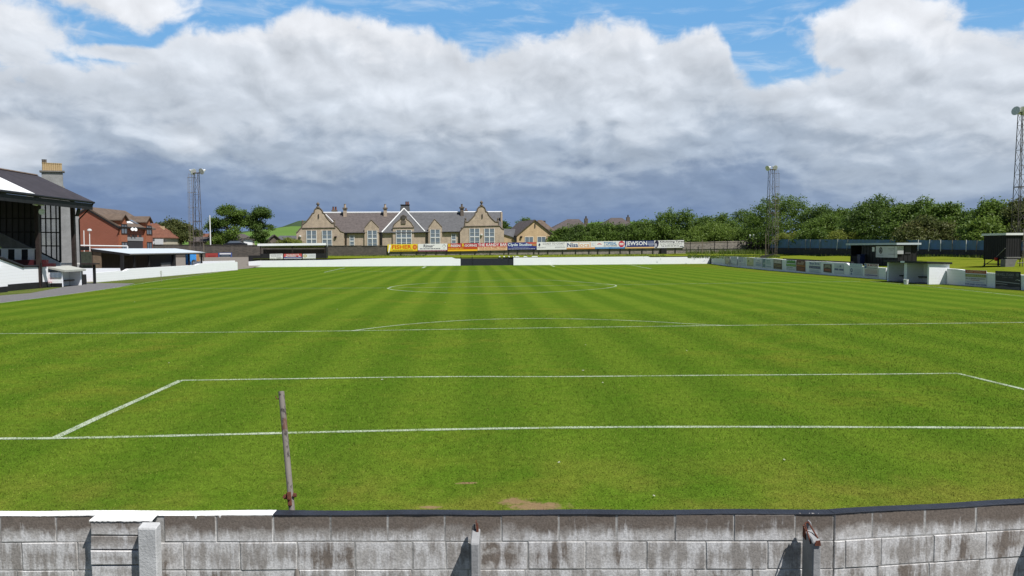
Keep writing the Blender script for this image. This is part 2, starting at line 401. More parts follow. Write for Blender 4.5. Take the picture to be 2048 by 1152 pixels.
# ================================================================== SETTING
far_A, far_B = (-35.62, 124.6), (43.4, 132.6)
PF = PL(far_A, far_B)                                   # front face of the far white wall
RW = [(37.3, 34), (37.35, 46), (37.4, 57.3), (37.55, 71.6), (38.2, 93), (40.0, 112), (43.4, 132.6)]   # pitch face of right wall
def rwx(Y):
    for (x0, y0), (x1, y1) in zip(RW, RW[1:]):
        if Y <= y1 or (x1, y1) == RW[-1]: return x0+(x1-x0)*(Y-y0)/(y1-y0)
def hb(X, Y):
    """height of the raised ground behind the far and right walls"""
    t = max(0, (Vector((X, Y, 0))-PF.A).dot(-PF.n)); zf = 1.40+.010*min(t, 25)
    tr = max(0, X-rwx(min(Y, 132.6))); zr = 1.02+.030*min(tr, 22)
    w = min(1, max(0, (Y-96)/36)); w = w*w*(3-2*w)
    return zr*(1-w)+zf*w
def grid(name, fn, us, vs, m, kind='structure'):
    V = []; Fc = []
    for u in us:
        for v in vs: V.append(fn(u, v))
    nv = len(vs)
    for i in range(len(us)-1):
        for j in range(nv-1): Fc.append((i*nv+j, i*nv+j+1, (i+1)*nv+j+1, (i+1)*nv+j))
    me = bpy.data.meshes.new(name); me.from_pydata(V, [], Fc); me.materials.append(m)
    bm = bmesh.new(); bm.from_mesh(me); bmesh.ops.recalc_face_normals(bm, faces=bm.faces)
    if sum(f.normal.z for f in bm.faces) < 0: bmesh.ops.reverse_faces(bm, faces=bm.faces)
    bm.to_mesh(me); bm.free()
    me.polygons.foreach_set('use_smooth', [True]*len(me.polygons))
    o = bpy.data.objects.new(name, me); COL.objects.link(o); tag(o, kind=kind); return o
def lin(a, b, n): return [a+(b-a)*i/(n-1) for i in range(n)]
tag(MB().box(-60, 60, -60, 5.2, -.6, -.30).build('unseen_dark_terrace', mat('low_bounce_terrace', (.055, .054, .053), .95, .15, 1.5, bump=.4)), kind='structure')  # unseen ground added on the camera side, darkened to cut bounce onto the wall
grid('ground', lambda u, v: (u, v, -.35), [-4000, -500, -100, 100, 500, 4000], [-3000, -100, 4, 200, 1000, 4500], m_ground)
pv = MB().poly([(-34.0, 5.98, 0), (39.5, 5.98, 0), (39.5, 100, 0), (45, 133.5, 0), (-36.2, 125.4, 0), (-34.0, 100, 0)])
tag(pv.build('pitch', m_grass), kind='structure')
tag(MB().poly([(-70, 30, -.012), (-33.9, 30, -.012), (-33.9, 112, -.012), (-70, 112, -.012)]).build('path', m_tar), kind='structure')
# asphalt apron in front of the grandstand, and the darker verge before the left wall
ap = [gp(-60, 614), gp(0, 606), gp(115, 592), gp(230, 576), gp(270, 567), gp(166, 566), gp(120, 575), gp(60, 586), gp(-60, 596)]
ap = [Vector((p.x, p.y, .006)) for p in ap]; tag(MB().poly(ap).build('asphalt_apron', m_asph), kind='structure')
vg = [gp(270, 567), gp(320, 561), gp(440, 544), gp(475, 541.3), gp(475, 540.2), gp(320, 552), gp(192, 564), gp(166, 566)]
tag(MB().poly([Vector((p.x, p.y, .005)) for p in vg]).build('grass_verge', m_verge), kind='structure')
mv = [gp(-60, 596), gp(60, 586.5), gp(120, 575.5), gp(166, 566.5), gp(140, 566), gp(90, 574), gp(16, 577), gp(-60, 582)]
tag(MB().poly([Vector((p.x, p.y, .009)) for p in mv]).build('grass_strip', m_verge), kind='structure')
# raised ground behind the far wall and the right wall
def farpt(s, t):
    p = PF.w(s, 0, t); return (p.x, p.y, hb(p.x, p.y)+.05*math.sin(p.x*.7)*math.cos(p.y*.5)*min(1, t/6))
grid('bank', farpt, lin(0, PF.L, 34), [.15, 1, 3, 6, 10, 14, 18, 24, 32, 60, 110], m_bank)
def rpt(Y, t):
    X = rwx(Y)+t; Yq = Y if Y < 132 else PF.w(PF.L, 0, 0).y+.1*t*(PF.u.y/PF.u.x)*10
    return (X, Yq, hb(X, Y)+.06*math.sin(X*.8+Y*.31)*min(1, t/4))
grid('bank', rpt, [30, 40, 46, 52, 58, 64, 70, 76, 84, 92, 100, 108, 116, 124, 132.55], [.15, 1, 3, 6, 10, 14, 18, 22, 30, 60, 130], m_bank)
def rpt2(s, t):
    p = PF.w(PF.L, 0, 0)+PF.u*s; p = p-PF.n*t; return (p.x, p.y, hb(43.4, 140)+.01*min(t, 25)-.0*s)
grid('bank', rpt2, [0, 6, 14, 30, 60, 130], [.15, 3, 6, 10, 18, 24, 60, 110], m_bank)
def ramp(x, t):
    y = 104+t; h = min(1, max(0, (y-117)/27)); return (x if x < -36.01 or y > 124.5 else -34.2, y, .008+1.46*h*h*(3-2*h))
grid('ramp', ramp, [-75, -60, -50, -44, -40, -37.5, -35.75], [0, 5, 9, 13, 16, 19, 20.4, 20.6, 24, 28, 32, 36, 40, 48], m_tar)
# far hills
def hill(name, pts, Y, depth, m, seed):
    us = lin(0, 1, 60); rr = random.Random(seed)
    xs = [p_[0] for p_ in pts]
    def fn(u, v):
        px = xs[0]+(xs[-1]-xs[0])*u
        for (a, ya), (b_, yb) in zip(pts, pts[1:]):
            if a <= px <= b_: py = ya+(yb-ya)*(px-a)/(b_-a); break
        q = atY(px, py, Y+depth); z = q.z*math.sin(min(1, v)*math.pi/2)-1*(1-v)
        s_ = (Y+depth*v)/(Y+depth); return (q.x*s_, Y+depth*v, z)
    return grid(name, fn, us, lin(0, 1, 10)+[1.2], m)
hill('hill', [(-400, 486), (300, 478), (440, 472), (500, 465), (545, 457), (600, 452), (700, 458), (900, 476), (1100, 486), (2500, 490)], 820, 500, m_hill, 1)
hill('wooded_hill', [(-200, 478), (420, 470), (560, 455), (585, 446), (602, 440), (622, 442), (660, 452), (760, 470)], 1480, 300, m_hillb, 2)
hill('hill', [(1000, 478), (1085, 459), (1160, 448), (1230, 441), (1300, 446), (1420, 462), (1600, 480)], 1350, 300, m_hill, 3)

# painted pitch lines, traced on the turf
def chaikin(P, n=2):
    for _ in range(n):
        Q = [P[0]]
        for a, b in zip(P, P[1:]): Q += [a*.75+b*.25, a*.25+b*.75]
        P = Q+[P[-1]]
    return P
lm = MB(); lz = [.005]
def line(px, w=.10, sm=True, close=False):
    P = [gp(*q) for q in px]; P = [Vector((p.x, p.y, 0)) for p in P]
    if sm: P = chaikin(P)
    lz[0] += .0004
    L = []
    for i, p in enumerate(P):
        a = P[max(0, i-1)]; b = P[min(len(P)-1, i+1)]; d = (b-a).normalized(); n = Vector((-d.y, d.x, 0))*w*.5*(1+.12*math.sin(i*2.3)); L.append((p+n, p-n))
    for (a, b), (c, d) in zip(L, L[1:]):
        lm.poly([(a.x, a.y, lz[0]), (b.x, b.y, lz[0]), (d.x, d.y, lz[0]), (c.x, c.y, lz[0])])
line([(-90, 877.5), (0, 877.5), (108, 877), (300, 873), (580, 866), (800, 861), (1010, 857), (1250, 854), (1600, 854), (2048, 856), (2200, 857)], .12)
line([(362, 761), (600, 757.5), (900, 753), (1100, 754), (1400, 751), (1700, 749), (1915, 747)], .11)
line([(108, 877), (200, 834), (290, 794), (362, 761)], .14, False); line([(1915, 747), (2048, 779), (2160, 806)], .12, False)
line([(-120, 668), (0, 667.3), (200, 667), (473, 664.4), (704, 662), (1040, 656.5), (1449, 651), (1800, 648), (2048, 645), (2150, 644)], .12)
line([(700, 662.2), (740, 657), (800, 650), (860, 645), (940, 640), (1020, 637.5), (1100, 637), (1200, 639), (1300, 643), (1380, 648), (1449, 651)], .12)
line([(240, 578.5), (400, 576.5), (775, 576.5), (1005, 573), (1235, 569.5), (1500, 566), (1720, 563)], .12)
cc = [(775, 577), (786, 572.5), (830, 568), (900, 564), (1000, 560.3), (1060, 559.5), (1120, 561), (1180, 565.5), (1225, 569), (1235, 571.7), (1222, 575.5), (1180, 579.5), (1100, 584.5), (1000, 587.2), (900, 586.5), (830, 583.5), (786, 580), (775, 577)]
line(cc, .13)
line([(648.5, 544.6), (760, 543), (850, 541.5), (1000, 541), (1150, 539.3), (1303, 537.7)], .14); line([(648.5, 544.6), (690, 535.6)], .18, False); line([(1303, 537.7), (1280, 533.6), (1256, 529.2)], .18, False)
line([(845, 536.2), (851, 533)], .4, False); line([(1101, 530), (1109, 533.6)], .3, False)
line([(-60, 614), (0, 606), (115, 592), (230, 576), (320, 561), (440, 544)], .10); line([(1740, 563), (1850, 572), (2048, 593), (2140, 604)], .10)
tag(lm.build('pitch_lines', m_line), kind='structure')

# grass blades over the near turf
def blades(N):
    y0, y1 = 6.25, 34.
    y = y0*(y1/y0)**RNG.random(N); x = (RNG.random(N)*2-1)*(y*.80+1.2)+.9+y*.05
    k = y/9.; h = RNG.uniform(.010, .026, N)*np.clip(k, .8, 1.3); w = RNG.uniform(.004, .008, N)*np.clip(k, .8, 3.0)
    keep = np.ones(N, bool)
    for px, py, rx, ry in ((1075, 1012, .42, .16), (1030, 1003, .16, .12), (860, 1015, .18, .06)):
        q = gp(px, py); keep &= (((x-q.x)/rx)**2+((y-q.y)/ry)**2 > 1) | (RNG.random(N) < .12)
    th = RNG.uniform(0, 2*np.pi, N); ln = RNG.uniform(.3, 1.1, N)*h; la = RNG.uniform(0, 2*np.pi, N)
    x, y, h, w, th, ln, la = [a[keep] for a in (x, y, h, w, th, ln, la)]; n = len(x)
    co = np.zeros((n, 3, 3), np.float32)
    co[:, 0] = np.stack([x-np.cos(th)*w/2, y-np.sin(th)*w/2, np.full(n, -.002)], 1)
    co[:, 1] = np.stack([x+np.cos(th)*w/2, y+np.sin(th)*w/2, np.full(n, -.002)], 1)
    co[:, 2] = np.stack([x+np.cos(la)*ln, y+np.sin(la)*ln, h], 1)
    return co, np.repeat(RNG.random(n).astype(np.float32), 3)
def trimesh(name, co, tone, m, nv):
    n = len(co); me = bpy.data.meshes.new(name)
    me.vertices.add(n*nv); me.vertices.foreach_set('co', co.reshape(-1))
    me.loops.add(n*nv); me.loops.foreach_set('vertex_index', np.arange(n*nv, dtype=np.int32))
    me.polygons.add(n); me.polygons.foreach_set('loop_start', np.arange(0, n*nv, nv, dtype=np.int32))
    at = me.attributes.new('tone', 'FLOAT', 'POINT'); at.data.foreach_set('value', tone)
    me.materials.append(m); me.update(calc_edges=True); me.validate()
    o = bpy.data.objects.new(name, me); COL.objects.link(o); return o
co, tn = blades(420000)
tag(trimesh('grass', co, tn, m_blade, 3), kind='stuff')
lt_ = MB()
for i in range(15):
    px, py = random.uniform(40, 2000), 600+400*random.random()**1.6; q = gp(px, py); r = random.uniform(.008, .017)*(1 if py > 800 else 1.5); lt_.prism([(q.x+r*math.cos(t)*random.uniform(.6, 1.2), q.y+r*math.sin(t)*.8, .02) for t in (0, 1.2, 2.5, 3.8, 5.1)], (random.uniform(-.01, .01), 0, .012))
tag(lt_.build('petals', mat('fallen_petal', (.62, .62, .50), .8, .1, 5., bump=0)), kind='stuff')

# ================================================================== NEAR BLOCK WALL
m_blk, b = begin('stained_blocks'); p = pos(); uv = uvn(); u_, v_, _ = sep(uv)
tone = attr('tone'); crs = attr('course')
x, y, z = sep(p)
n1 = noise(p, 7., 5, .65); n2 = noise(vmul(p, (1, 1, .16)), 13., 5, .65); n3 = noise(p, 60., 4, .7); n4 = noise(p, 2.6, 4, .55)
grey = mix((.305, .285, .270), (.47, .455, .445), sstep(n1*.5+tone*.5, .25, .75))
brown = mix((.195, .158, .130), (.120, .100, .088), n1)
topm = sstep(crs, .5, .4)                               # 1 on the top course
bt = sstep(v_+(n1-.5)*.9+(n4-.5)*.8, .25, .62)            # brownish upper part of the top course
bl_ = sstep(n4*.6+n1*.4+(tone-.5)*.42-E.op('ABSOLUTE', u_-.5)*.38, .50, .58)  # damp patches on the lower courses
c = mix(grey, brown, sat(bt*topm*.92+bl_*(1.-topm)*.9))
eff = sstep(n2*.66+n1*.3+(1.-v_)*.22*topm-topm*.06+(1.-topm)*.125+(.5-E.op('ABSOLUTE', v_-.5))*-.16, .50, .66)
c = mix(c, (.70, .70, .715), eff*.8)
rim = sstep(E.op('MINIMUM', E.op('MINIMUM', u_*2., (1.-u_)*2.), E.op('MINIMUM', v_, 1.-v_))+(n3-.5)*.05, .07, .0)
c = mix(c, (.56, .555, .55), rim*sstep(n1, .40, .58)*.75)
pit = sstep(n3, .66, .74)
c = cmul(c, 1.-pit*.45)
c = cmul(c, sstep(n3, .3, .7)*.42+.74)
finish(b, c, .92, n3*.7+n1*.5, .55, .006, spec=.15)
m_mort = mat('mortar', (.52, .515, .505), .95, .3, 3.5, bump=.7, bd=.006, col2=(.07, .065, .062))
wl, wb, wr = Vector((-9.5, 6.49, 0)), Vector((2.86, 5.725, 0)), Vector((9.5, 6.24, 0))
def mkfront(a, b_):
    q = PL(a, b_); return PL((q.A+q.n*.10)[:2], (q.A+q.n*.10+q.u*q.L)[:2])
P1 = mkfront(wl, wb); P2 = mkfront(wb, wr)
WTOP = .90
class BM_:                                              # blocks with uv, tone and course attributes
    def __init__(s): s.v = []; s.f = []; s.uv = []; s.t = []; s.c = []
    def block(s, pl, s0, s1, z0, z1, d0, d1, course, jit=.003):
        k = len(s.v); j = lambda: random.uniform(-jit, jit); be = .005; t = random.random(); dd = random.uniform(-jit, jit)
        o = [(s0+j(), z0+j()), (s1+j(), z0+j()), (s1+j(), z1+j()), (s0+j(), z1+j())]
        cs, cz = (s0+s1)/2, (z0+z1)/2
        inn = [(a+(be if a < cs else -be), c+(be if c < cz else -be)) for a, c in o]
        s.v += [pl.w(a, c, -d1+.005-dd) for a, c in o]+[pl.w(a, c, -d1-dd) for a, c in inn]+[pl.w(a, c, -d0) for a, c in o]
        fs = [(4, 5, 6, 7)]+[(i, (i+1) % 4, 4+(i+1) % 4, 4+i) for i in range(4)]+[(8+i, 8+(i+1) % 4, (i+1) % 4, i) for i in range(4)]
        U = [(0, 0), (1, 0), (1, 1), (0, 1)]; iu = [(.02, .04), (.98, .04), (.98, .96), (.02, .96)]
        lut = {**{i: U[i] for i in range(4)}, **{4+i: iu[i] for i in range(4)}, **{8+i: U[i] for i in range(4)}}
        for f in fs:
            s.f.append([k+i for i in f]); s.uv += [lut[i] for i in f]; s.t += [t]*len(f); s.c += [course]*len(f)
    def build(s, name, m, parent=None, base=Vector((0, 0, 0))):
        me = bpy.data.meshes.new(name); me.from_pydata([tuple(v-base) for v in s.v], [], s.f)
        ul = me.uv_layers.new(name='UVMap'); ul.data.foreach_set('uv', np.array(s.uv, np.float32).reshape(-1))
        for nm, d in (('tone', s.t), ('course', s.c)):
            at = me.attributes.new(nm, 'FLOAT', 'CORNER'); at.data.foreach_set('value', np.array(d, np.float32))
        me.materials.append(m); bm = bmesh.new(); bm.from_mesh(me); bmesh.ops.recalc_face_normals(bm, faces=bm.faces); bm.to_mesh(me); bm.free()
        o = bpy.data.objects.new(name, me); COL.objects.link(o)
        if parent: o.parent = parent
        return o
wall = thing('block_wall', (-.5, 6, -.35), 'low grey concrete block wall across the foreground with painted coping and stained blocks', 'wall'); WB = BASE[wall]
courses = [(.683, .893), (.455, .673), (.228, .446), (.0, .219), (-.26, -.009)]
top_px1 = [-330, -215, -105, 0, 112, 190]
top_px2 = [328, 433, 546, 661, 775, 889, 1003, 1117, 1233, 1350, 1468, 1590, 1633]
top_px3 = [1633, 1745, 1850, 1952]
sec_px1 = [-290, -175, -60, 44, 156, 196]; sec_px2 = [296, 367, 480, 594, 710, 825, 892, 940, 1056, 1171, 1293, 1412, 1535, 1633]; sec_px3 = [1633, 1650, 1762, 1867, 1972]
wmB = BM_()
def ss(pl, px, py): return pl.at(px, py)[0]
def fill(pl, ss_, z, ci):
    for a, b_ in zip(ss_, ss_[1:]):
        if b_-a > .03: wmB.block(pl, a+.0032, b_-.0032, z[0]-.002, z[1]+.002, -.02, 0, ci)
sB = P1.L
sJ = P1.at(1633, 1060)[0]
P1e = sB
fill(P1, [ss(P1, q, 1058) for q in top_px1], courses[0], 0); fill(P1, [ss(P1, q, 1058) for q in top_px2[:-1]]+[sB+.004], courses[0], 0)
t3 = [-.003]+[ss(P2, q, 1040) for q in top_px3[1:]]; t3 += [t3[-1]+.45*i for i in range(1, 12)]; fill(P2, t3, courses[0], 0)
fill(P1, [ss(P1, q, 1115) for q in sec_px1], courses[1], 1); fill(P1, [ss(P1, q, 1115) for q in sec_px2[:-1]]+[sB+.004], courses[1], 1)
s3 = [-.003, .09]+[ss(P2, q, 1095) for q in sec_px3[2:]]; s3 += [s3[-1]+.45*i for i in range(1, 12)]; fill(P2, s3, courses[1], 1)
for ci, z in enumerate(courses[2:]):
    o_ = (.17, -.05, .2)[ci]
    a_ = [ss(P1, 328, 1100)+o_-.45*i for i in range(14, -1, -1)]; fill(P1, a_, z, 2+ci)
    a_ = [ss(P1, 328, 1100)+o_+.45*i for i in range(0, 16)]; a_ = [q for q in a_ if q < sB-.1]+[sB+.004]; fill(P1, a_, z, 2+ci)
    a_ = [-.003]+[.2+o_+.45*i for i in range(14)]; fill(P2, a_, z, 2+ci)
wmB.build('blockwork', m_blk, wall, WB)
mc = MB(); mc.obox(P1.A, P1.u, -P1.n, (0, P1.L-.004), (.0035, .097), (-.35, .892)); mc.obox(P2.A, P2.u, -P2.n, (.004, P2.L), (.0035, .097), (-.35, .8915)); mc.build('mortar_core', m_mort, wall)
sW = ss(P1, 546, 1033); sp0, sp1 = ss(P1, 194, 1050), ss(P1, 306, 1050)
def coping(name, segs, m, seed, drips=()):
    q = MB(); rr = random.Random(seed)
    for pl, a, b_ in segs:
        n = max(2, int((b_-a)/.012)); h = .008; prev = None
        for i in range(n+1):
            s_ = a+(b_-a)*i/n; h += rr.uniform(-.0016, .0016); h = min(.012, max(.004, h)); hh = h
            for c_, dd, w_ in drips:
                if abs(s_-c_) < w_*3: hh = max(hh, dd*math.exp(-((s_-c_)/w_)**2))
            of = -.003; tz = WTOP+.003*math.sin(s_*5)+rr.uniform(-.0008, .0008)
            cur = [pl.w(s_, WTOP-hh, of), pl.w(s_, tz-.003, of-.001), pl.w(s_, tz, .004), pl.w(s_, tz, .097), pl.w(s_, tz-.015, .103)]
            if prev:
                for k in range(4): q.poly([prev[k], cur[k], cur[k+1], prev[k+1]])
            prev = cur
    return q.build(name, m, wall)
dr = ss(P1, 391, 1036)
coping('white_coping', [(P1, 0, sW)], m_copw, 3, [(dr, .060, .005), (ss(P1, 440, 1036), .03, .004), (ss(P1, 82, 1036), .03, .004)])
coping('black_coping', [(P1, sW, sB+.008), (P2, -.004, P2.L)], m_navy, 5)
# pier of thin blocks beside the first post
pr = BM_(); zt = .885
for i, (h, in0, in1) in enumerate(((.112, 0, 0), (.108, 0, 0), (.108, .0, .0), (.105, .0, .0), (.11, 0, 0), (.11, 0, 0), (.11, 0, 0), (.11, 0, 0), (.11, 0, 0))):
    pr.block(P1, sp0+random.uniform(-.004, .004), sp1, zt-h, zt, -.005, .095+random.uniform(-.003, .004), .45 if i < 2 else 1, .004); zt -= h+.010
pier = pr.build('pier', m_blk, wall, WB); BASE[pier] = WB
cpb = MB(); rr = random.Random(9); prev = None; n = 34
for i in range(n+1):
    s_ = sp0-.003+(sp1-sp0+.05)*i/n; hh = rr.uniform(.002, .010)
    cur = [P1.w(s_, .889-hh, -.1005), P1.w(s_, .893, -.100), P1.w(s_, .8985+.003*math.sin(i*1.9), -.05), P1.w(s_, .9015, .012)]
    if prev:
        for k in range(3): cpb.poly([prev[k], cur[k], cur[k+1], prev[k+1]])
    prev = cur
cpb.poly([P1.w(sp0-.003, .87, -.1), P1.w(sp0-.003, .87, .0), P1.w(sp0-.003, .9, 0), P1.w(sp0-.003, .893, -.1)])
cpb.build('coping_cap', m_copw, pier)
# concrete posts
m_pconc = mat('pale_painted_concrete', (.52, .53, .54), .85, .14, 7., bump=.7, bd=.006)
def post_mesh(pl, s0, s1, p0, p1, top, name, label, rust):
    base = pl.w((s0+s1)/2, -.35, -(p0+p1)/2); t = thing(name, base, label, 'concrete post', 'concrete posts along the near wall')
    m_ = MB(); zz = [-.35, .15, .5, top-.06]
    k_ = min(1, (p1-p0)/.2); prof = [(p0, -.35), (p0, top-.02), (p0+.02*k_, top+.015), (p0+.055*k_, top+.005), (p1-.03*k_, top-.008*k_), (p1, top-.03*k_), (p1+.004, .2), (p1, -.35)]
    m_.prism([pl.w(s0, z_, -q) for q, z_ in prof], pl.u*(s1-s0))
    m_.build('shaft', m_conc if rust else m_pconc, t, bevel=.008)
    if rust:
        r = MB(); c = (s0+s1)/2
        if rust == 1:
            r.prism([pl.w(c+.010, top-.03, -p0-.05), pl.w(c+.018, top-.03, -p0-.05), pl.w(c+.004, top+.085, -p0-.03), pl.w(c-.002, top+.085, -p0-.03)], -pl.n*-.03)
            r.prism([pl.w(c+.020, top-.04, -p0-.05), pl.w(c+.027, top-.04, -p0-.05), pl.w(c+.016, top+.06, -p0-.03), pl.w(c+.010, top+.06, -p0-.03)], -pl.n*-.03)
            r.build('rusty_bracket', m_rust, t)
            k = MB(); k.prism([pl.w(s0-.004, top-.03, -p0-.005), pl.w(s0+.03, top-.02, -p0-.005), pl.w(s0+.026, top+.05, -p0-.005), pl.w(s0+.004, top+.045, -p0-.005)], pl.n*.04); k.build('broken_stub', m_concd, t, bevel=.006)
        else:
            r.path([pl.w(s0-.004, top-.05, -p1+.03), pl.w(s0-.004, top+.06, -p0-.06), pl.w(s0+.02, top+.075, -p0-.06), pl.w(s1-.016, top+.02, -p0-.1), pl.w(s1-.012, top-.01, -p1+.03)], .006, 6)
            r.prism([pl.w(s0-.007, top-.05, -p0-.02), pl.w(s0-.007, top+.04, -p0-.03), pl.w(s0-.007, top+.02, -p0-.07), pl.w(s0-.007, top-.06, -p0-.08)], pl.u*.006)
            r.prism([pl.w(s0+.01, top-.05, -p1-.006), pl.w(s1-.005, top-.05, -p1-.006), pl.w(s1-.01, top-.01, -p1-.002), pl.w(s0+.02, top-.015, -p1-.002)], pl.n*.006)
            r.build('rusty_strap', m_rust, t)
            k = MB(); k.prism([pl.w(s0+.012, top, -p0-.01), pl.w(s1-.005, top, -p0-.01), pl.w(s1-.012, top+.065, -p0-.02), pl.w(s0+.03, top+.085, -p0-.02)], pl.n*.04); k.build('broken_stub', m_conc, t, bevel=.008)
    return t
a_ = ss(P1, 303, 1100); post_mesh(P1, a_-.012, a_+.132, .10, .185, .872, 'concrete_post', 'pale concrete post standing against the block pier under the white coping', 0)
a_ = ss(P1, 945, 1100); post_mesh(P1, a_, a_+.066, .04, .26, .795, 'concrete_post', 'rough concrete post with two thin rusty prongs on top, mid wall', 1)
a_ = ss(P1, 1600, 1100); post_mesh(P1, a_, a_+.062, .04, .25, .795, 'concrete_post', 'rough concrete post with a looped rusty strap on top, near the wall bend', 2)
a_ = ss(P2, 2030, 1110)+.20; post_mesh(P2, a_, a_+.07, .02, .24, .86, 'concrete_post', 'concrete post just past the frame whose shadow falls at the right end of the wall', 0)
# leaning scaffold pole
pb = gp(583, 1040); Yp = 6.02
p0 = atY(585.5, 1040, Yp); p1 = atY(562.5, 783, Yp+.30); dirp = (p1-p0).normalized(); foot = p0+dirp*((-.0-p0.z)/dirp.z)
sp = thing('scaffold_pole', foot, 'leaning weathered scaffold tube with an orange rusty clamp, standing behind the block wall', 'scaffold pole')
m_ = MB(); m_.tube(foot-dirp*.25, p1, .0245, 16); 
m_.lathe(p1, dirp, [(-.001, .0245), (.001, .0195)], 16); m_.build('tube', m_galv, sp, smooth=False)
cl_ = MB(); pc = atY(580.5, 992, Yp+.06); ax = dirp
cl_.lathe(pc-ax*.03, ax, [(0, .029), (.012, .031), (.048, .031), (.06, .029)], 14)
sd = Vector((1, 0, 0)); fr = (Vector((0, -1, 0))-dirp*dirp.dot(Vector((0, -1, 0)))).normalized(); sx = dirp.cross(fr).normalized()
def cub(c, hx, hy, hz):
    P = [c+sx*a*hx+fr*b_*hy-ax*hz for a, b_ in ((-1, -1), (1, -1), (1, 1), (-1, 1))]; cl_.prism(P, ax*2*hz)
cub(pc-sx*.038, .012, .014, .020); cub(pc+sx*.038, .012, .014, .016); cub(pc+fr*.031-ax*.022, .016, .009, .055)
clamp = cl_.build('clamp', m_rust, sp, bevel=.003)
bo = MB(); 
for dz_ in (-.02, -.065): MB().lathe(pc+fr*.038+ax*dz_, fr, [(0, .013), (.012, .013), (.012, .007), (.028, .007)], 8).build('bolt', m_rust, clamp)
for k_ in (-1, 1): MB().lathe(pc+sx*.04*k_+fr*.02, fr, [(0, .012), (.02, .012)], 6).build('bolt', m_rust, clamp)
ho = MB(); pt = atY(557, 794, Yp+.28); ho.path([p1-ax*.06-sx*.02, p1-ax*.055-sx*.045, p1-ax*.03-sx*.05], .004); ho.build('wire_hook', m_rust, sp)

# ================================================================== PERIMETER WALLS
G_W = 'whitewashed perimeter walls around the pitch'
def wallprism(pl, outline, thick, name, m, label, cat='wall', group=None, base=None, off=0, parent=None, zmin=-.3):
    """outline: pixel polygon of the top edge, left to right; bottom runs below ground"""
    T = [pl.at(px, py, off) for px, py in outline]
    pts = [pl.w(T[0][0], zmin, off)]+[pl.w(a, z, off) for a, z in T]+[pl.w(T[-1][0], zmin, off)]
    m_ = MB().prism(pts, -pl.n*thick)
    if parent: return m_.build(name, m, parent)
    o = m_.build(name, m, loc=pts[0]); return tag(o, label, cat, group)
wallprism(PF, [(497, 523), (515, 521.5), (650, 520), (700, 518.5), (780, 516.3), (904, 514.8), (911, 517.2), (921, 517.6)], .3, 'perimeter_wall', m_wash, 'long white painted wall at the far end, on the school side of the black gate panels', group=G_W)
wallprism(PF, [(1027, 515.2), (1100, 514.8), (1180, 514), (1296, 512.8), (1301, 514.6), (1360, 514), (1421, 513.2)], .3, 'perimeter_wall', m_wash, 'long white painted wall at the far end, right of the black gate panels', group=G_W)
gt = thing('gate', PF.p(974, 531), 'low black boarded gate panels filling the gap between the two far white walls', 'gate')
for a, b_ in ((921.5, 944), (945, 1016), (1017, 1026.5)):
    a0, zt = PF.at(a, 517, .12); a1, _ = PF.at(b_, 516.8, .12)
    m_ = MB(); n = max(1, int((a1-a0)/.2))
    for i in range(n): m_.obox(PF.A, PF.u, -PF.n, (a0+(a1-a0)*i/n+.006, a0+(a1-a0)*(i+1)/n-.006), (.12+.01*(i % 2), .16), (-.05, zt-.05*(1 if a > 1000 else 0)))
    m_.build('panel', m_navy, gt)
for a in (921.8, 944.5, 1016.5, 1026): s_ = PF.at(a, 517, .1)[0]; MB().obox(PF.A, PF.u, -PF.n, (s_-.06, s_+.06), (.17, .27), (-.1, 1.55)).build('post', m_black, gt)
# right wall: pieces along RW
def rpl(i): return PL(RW[i], RW[i+1])
def rwP(px, py):
    """hit of a pixel ray with the right wall's pitch face"""
    for i in range(len(RW)-1):
        q = rpl(i); a, z = q.at(px, py)
        if -1e-3 <= a <= q.L+1e-3: return q.w(a, z), q
    q = rpl(0); a, z = q.at(px, py); return q.w(a, z), q
def rwall(name, tops, label, zmin=-.3):
    P = [rwP(*t)[0] for t in tops]
    # insert wall corners
    m_ = MB()
    for a, b_ in zip(P, P[1:]):
        d = (b_-a); d.z = 0; d.normalize(); n = Vector((d.y, -d.x, 0)); n = n if n.x > 0 else -n
        m_.prism([(a.x, a.y, zmin), a, b_, (b_.x, b_.y, zmin)], n*.28)
    return tag(m_.build(name, m_wash, loc=(P[0].x, P[0].y, 0)), label, 'wall', G_W)
rwall('perimeter_wall', [(1423, 513.2), (1449, 513.6), (1484, 514.5), (1500, 515), (1517, 516), (1545, 517), (1560, 518.5), (1580, 520.5), (1592, 521.5), (1650, 523.5), (1693, 526), (1699, 531.5), (1730, 533), (1772, 536)], 'white painted side wall carrying the row of small adverts, left of the white dugout')
rwall('perimeter_wall', [(1894, 537), (1915, 538.5), (1960, 545), (2010, 547.5), (2070, 552), (2120, 556)], 'white painted side wall on the near side of the white dugout')
pe = MB(); 
for t0, t1 in (((1560, 516.5), (1700, 523.5)),): 
    a, b_ = rwP(*t0)[0]+Vector((.35, 0, 0)), rwP(*t1)[0]+Vector((.35, 0, 0)); pe.prism([(a.x, a.y, .9), a, b_, (b_.x, b_.y, .9)], (.06, 0, 0))
tag(pe.build('edging_board', m_btimber, loc=(a.x, a.y, .9)), 'dark timber edging board along the bank behind the advert wall', 'edging board')

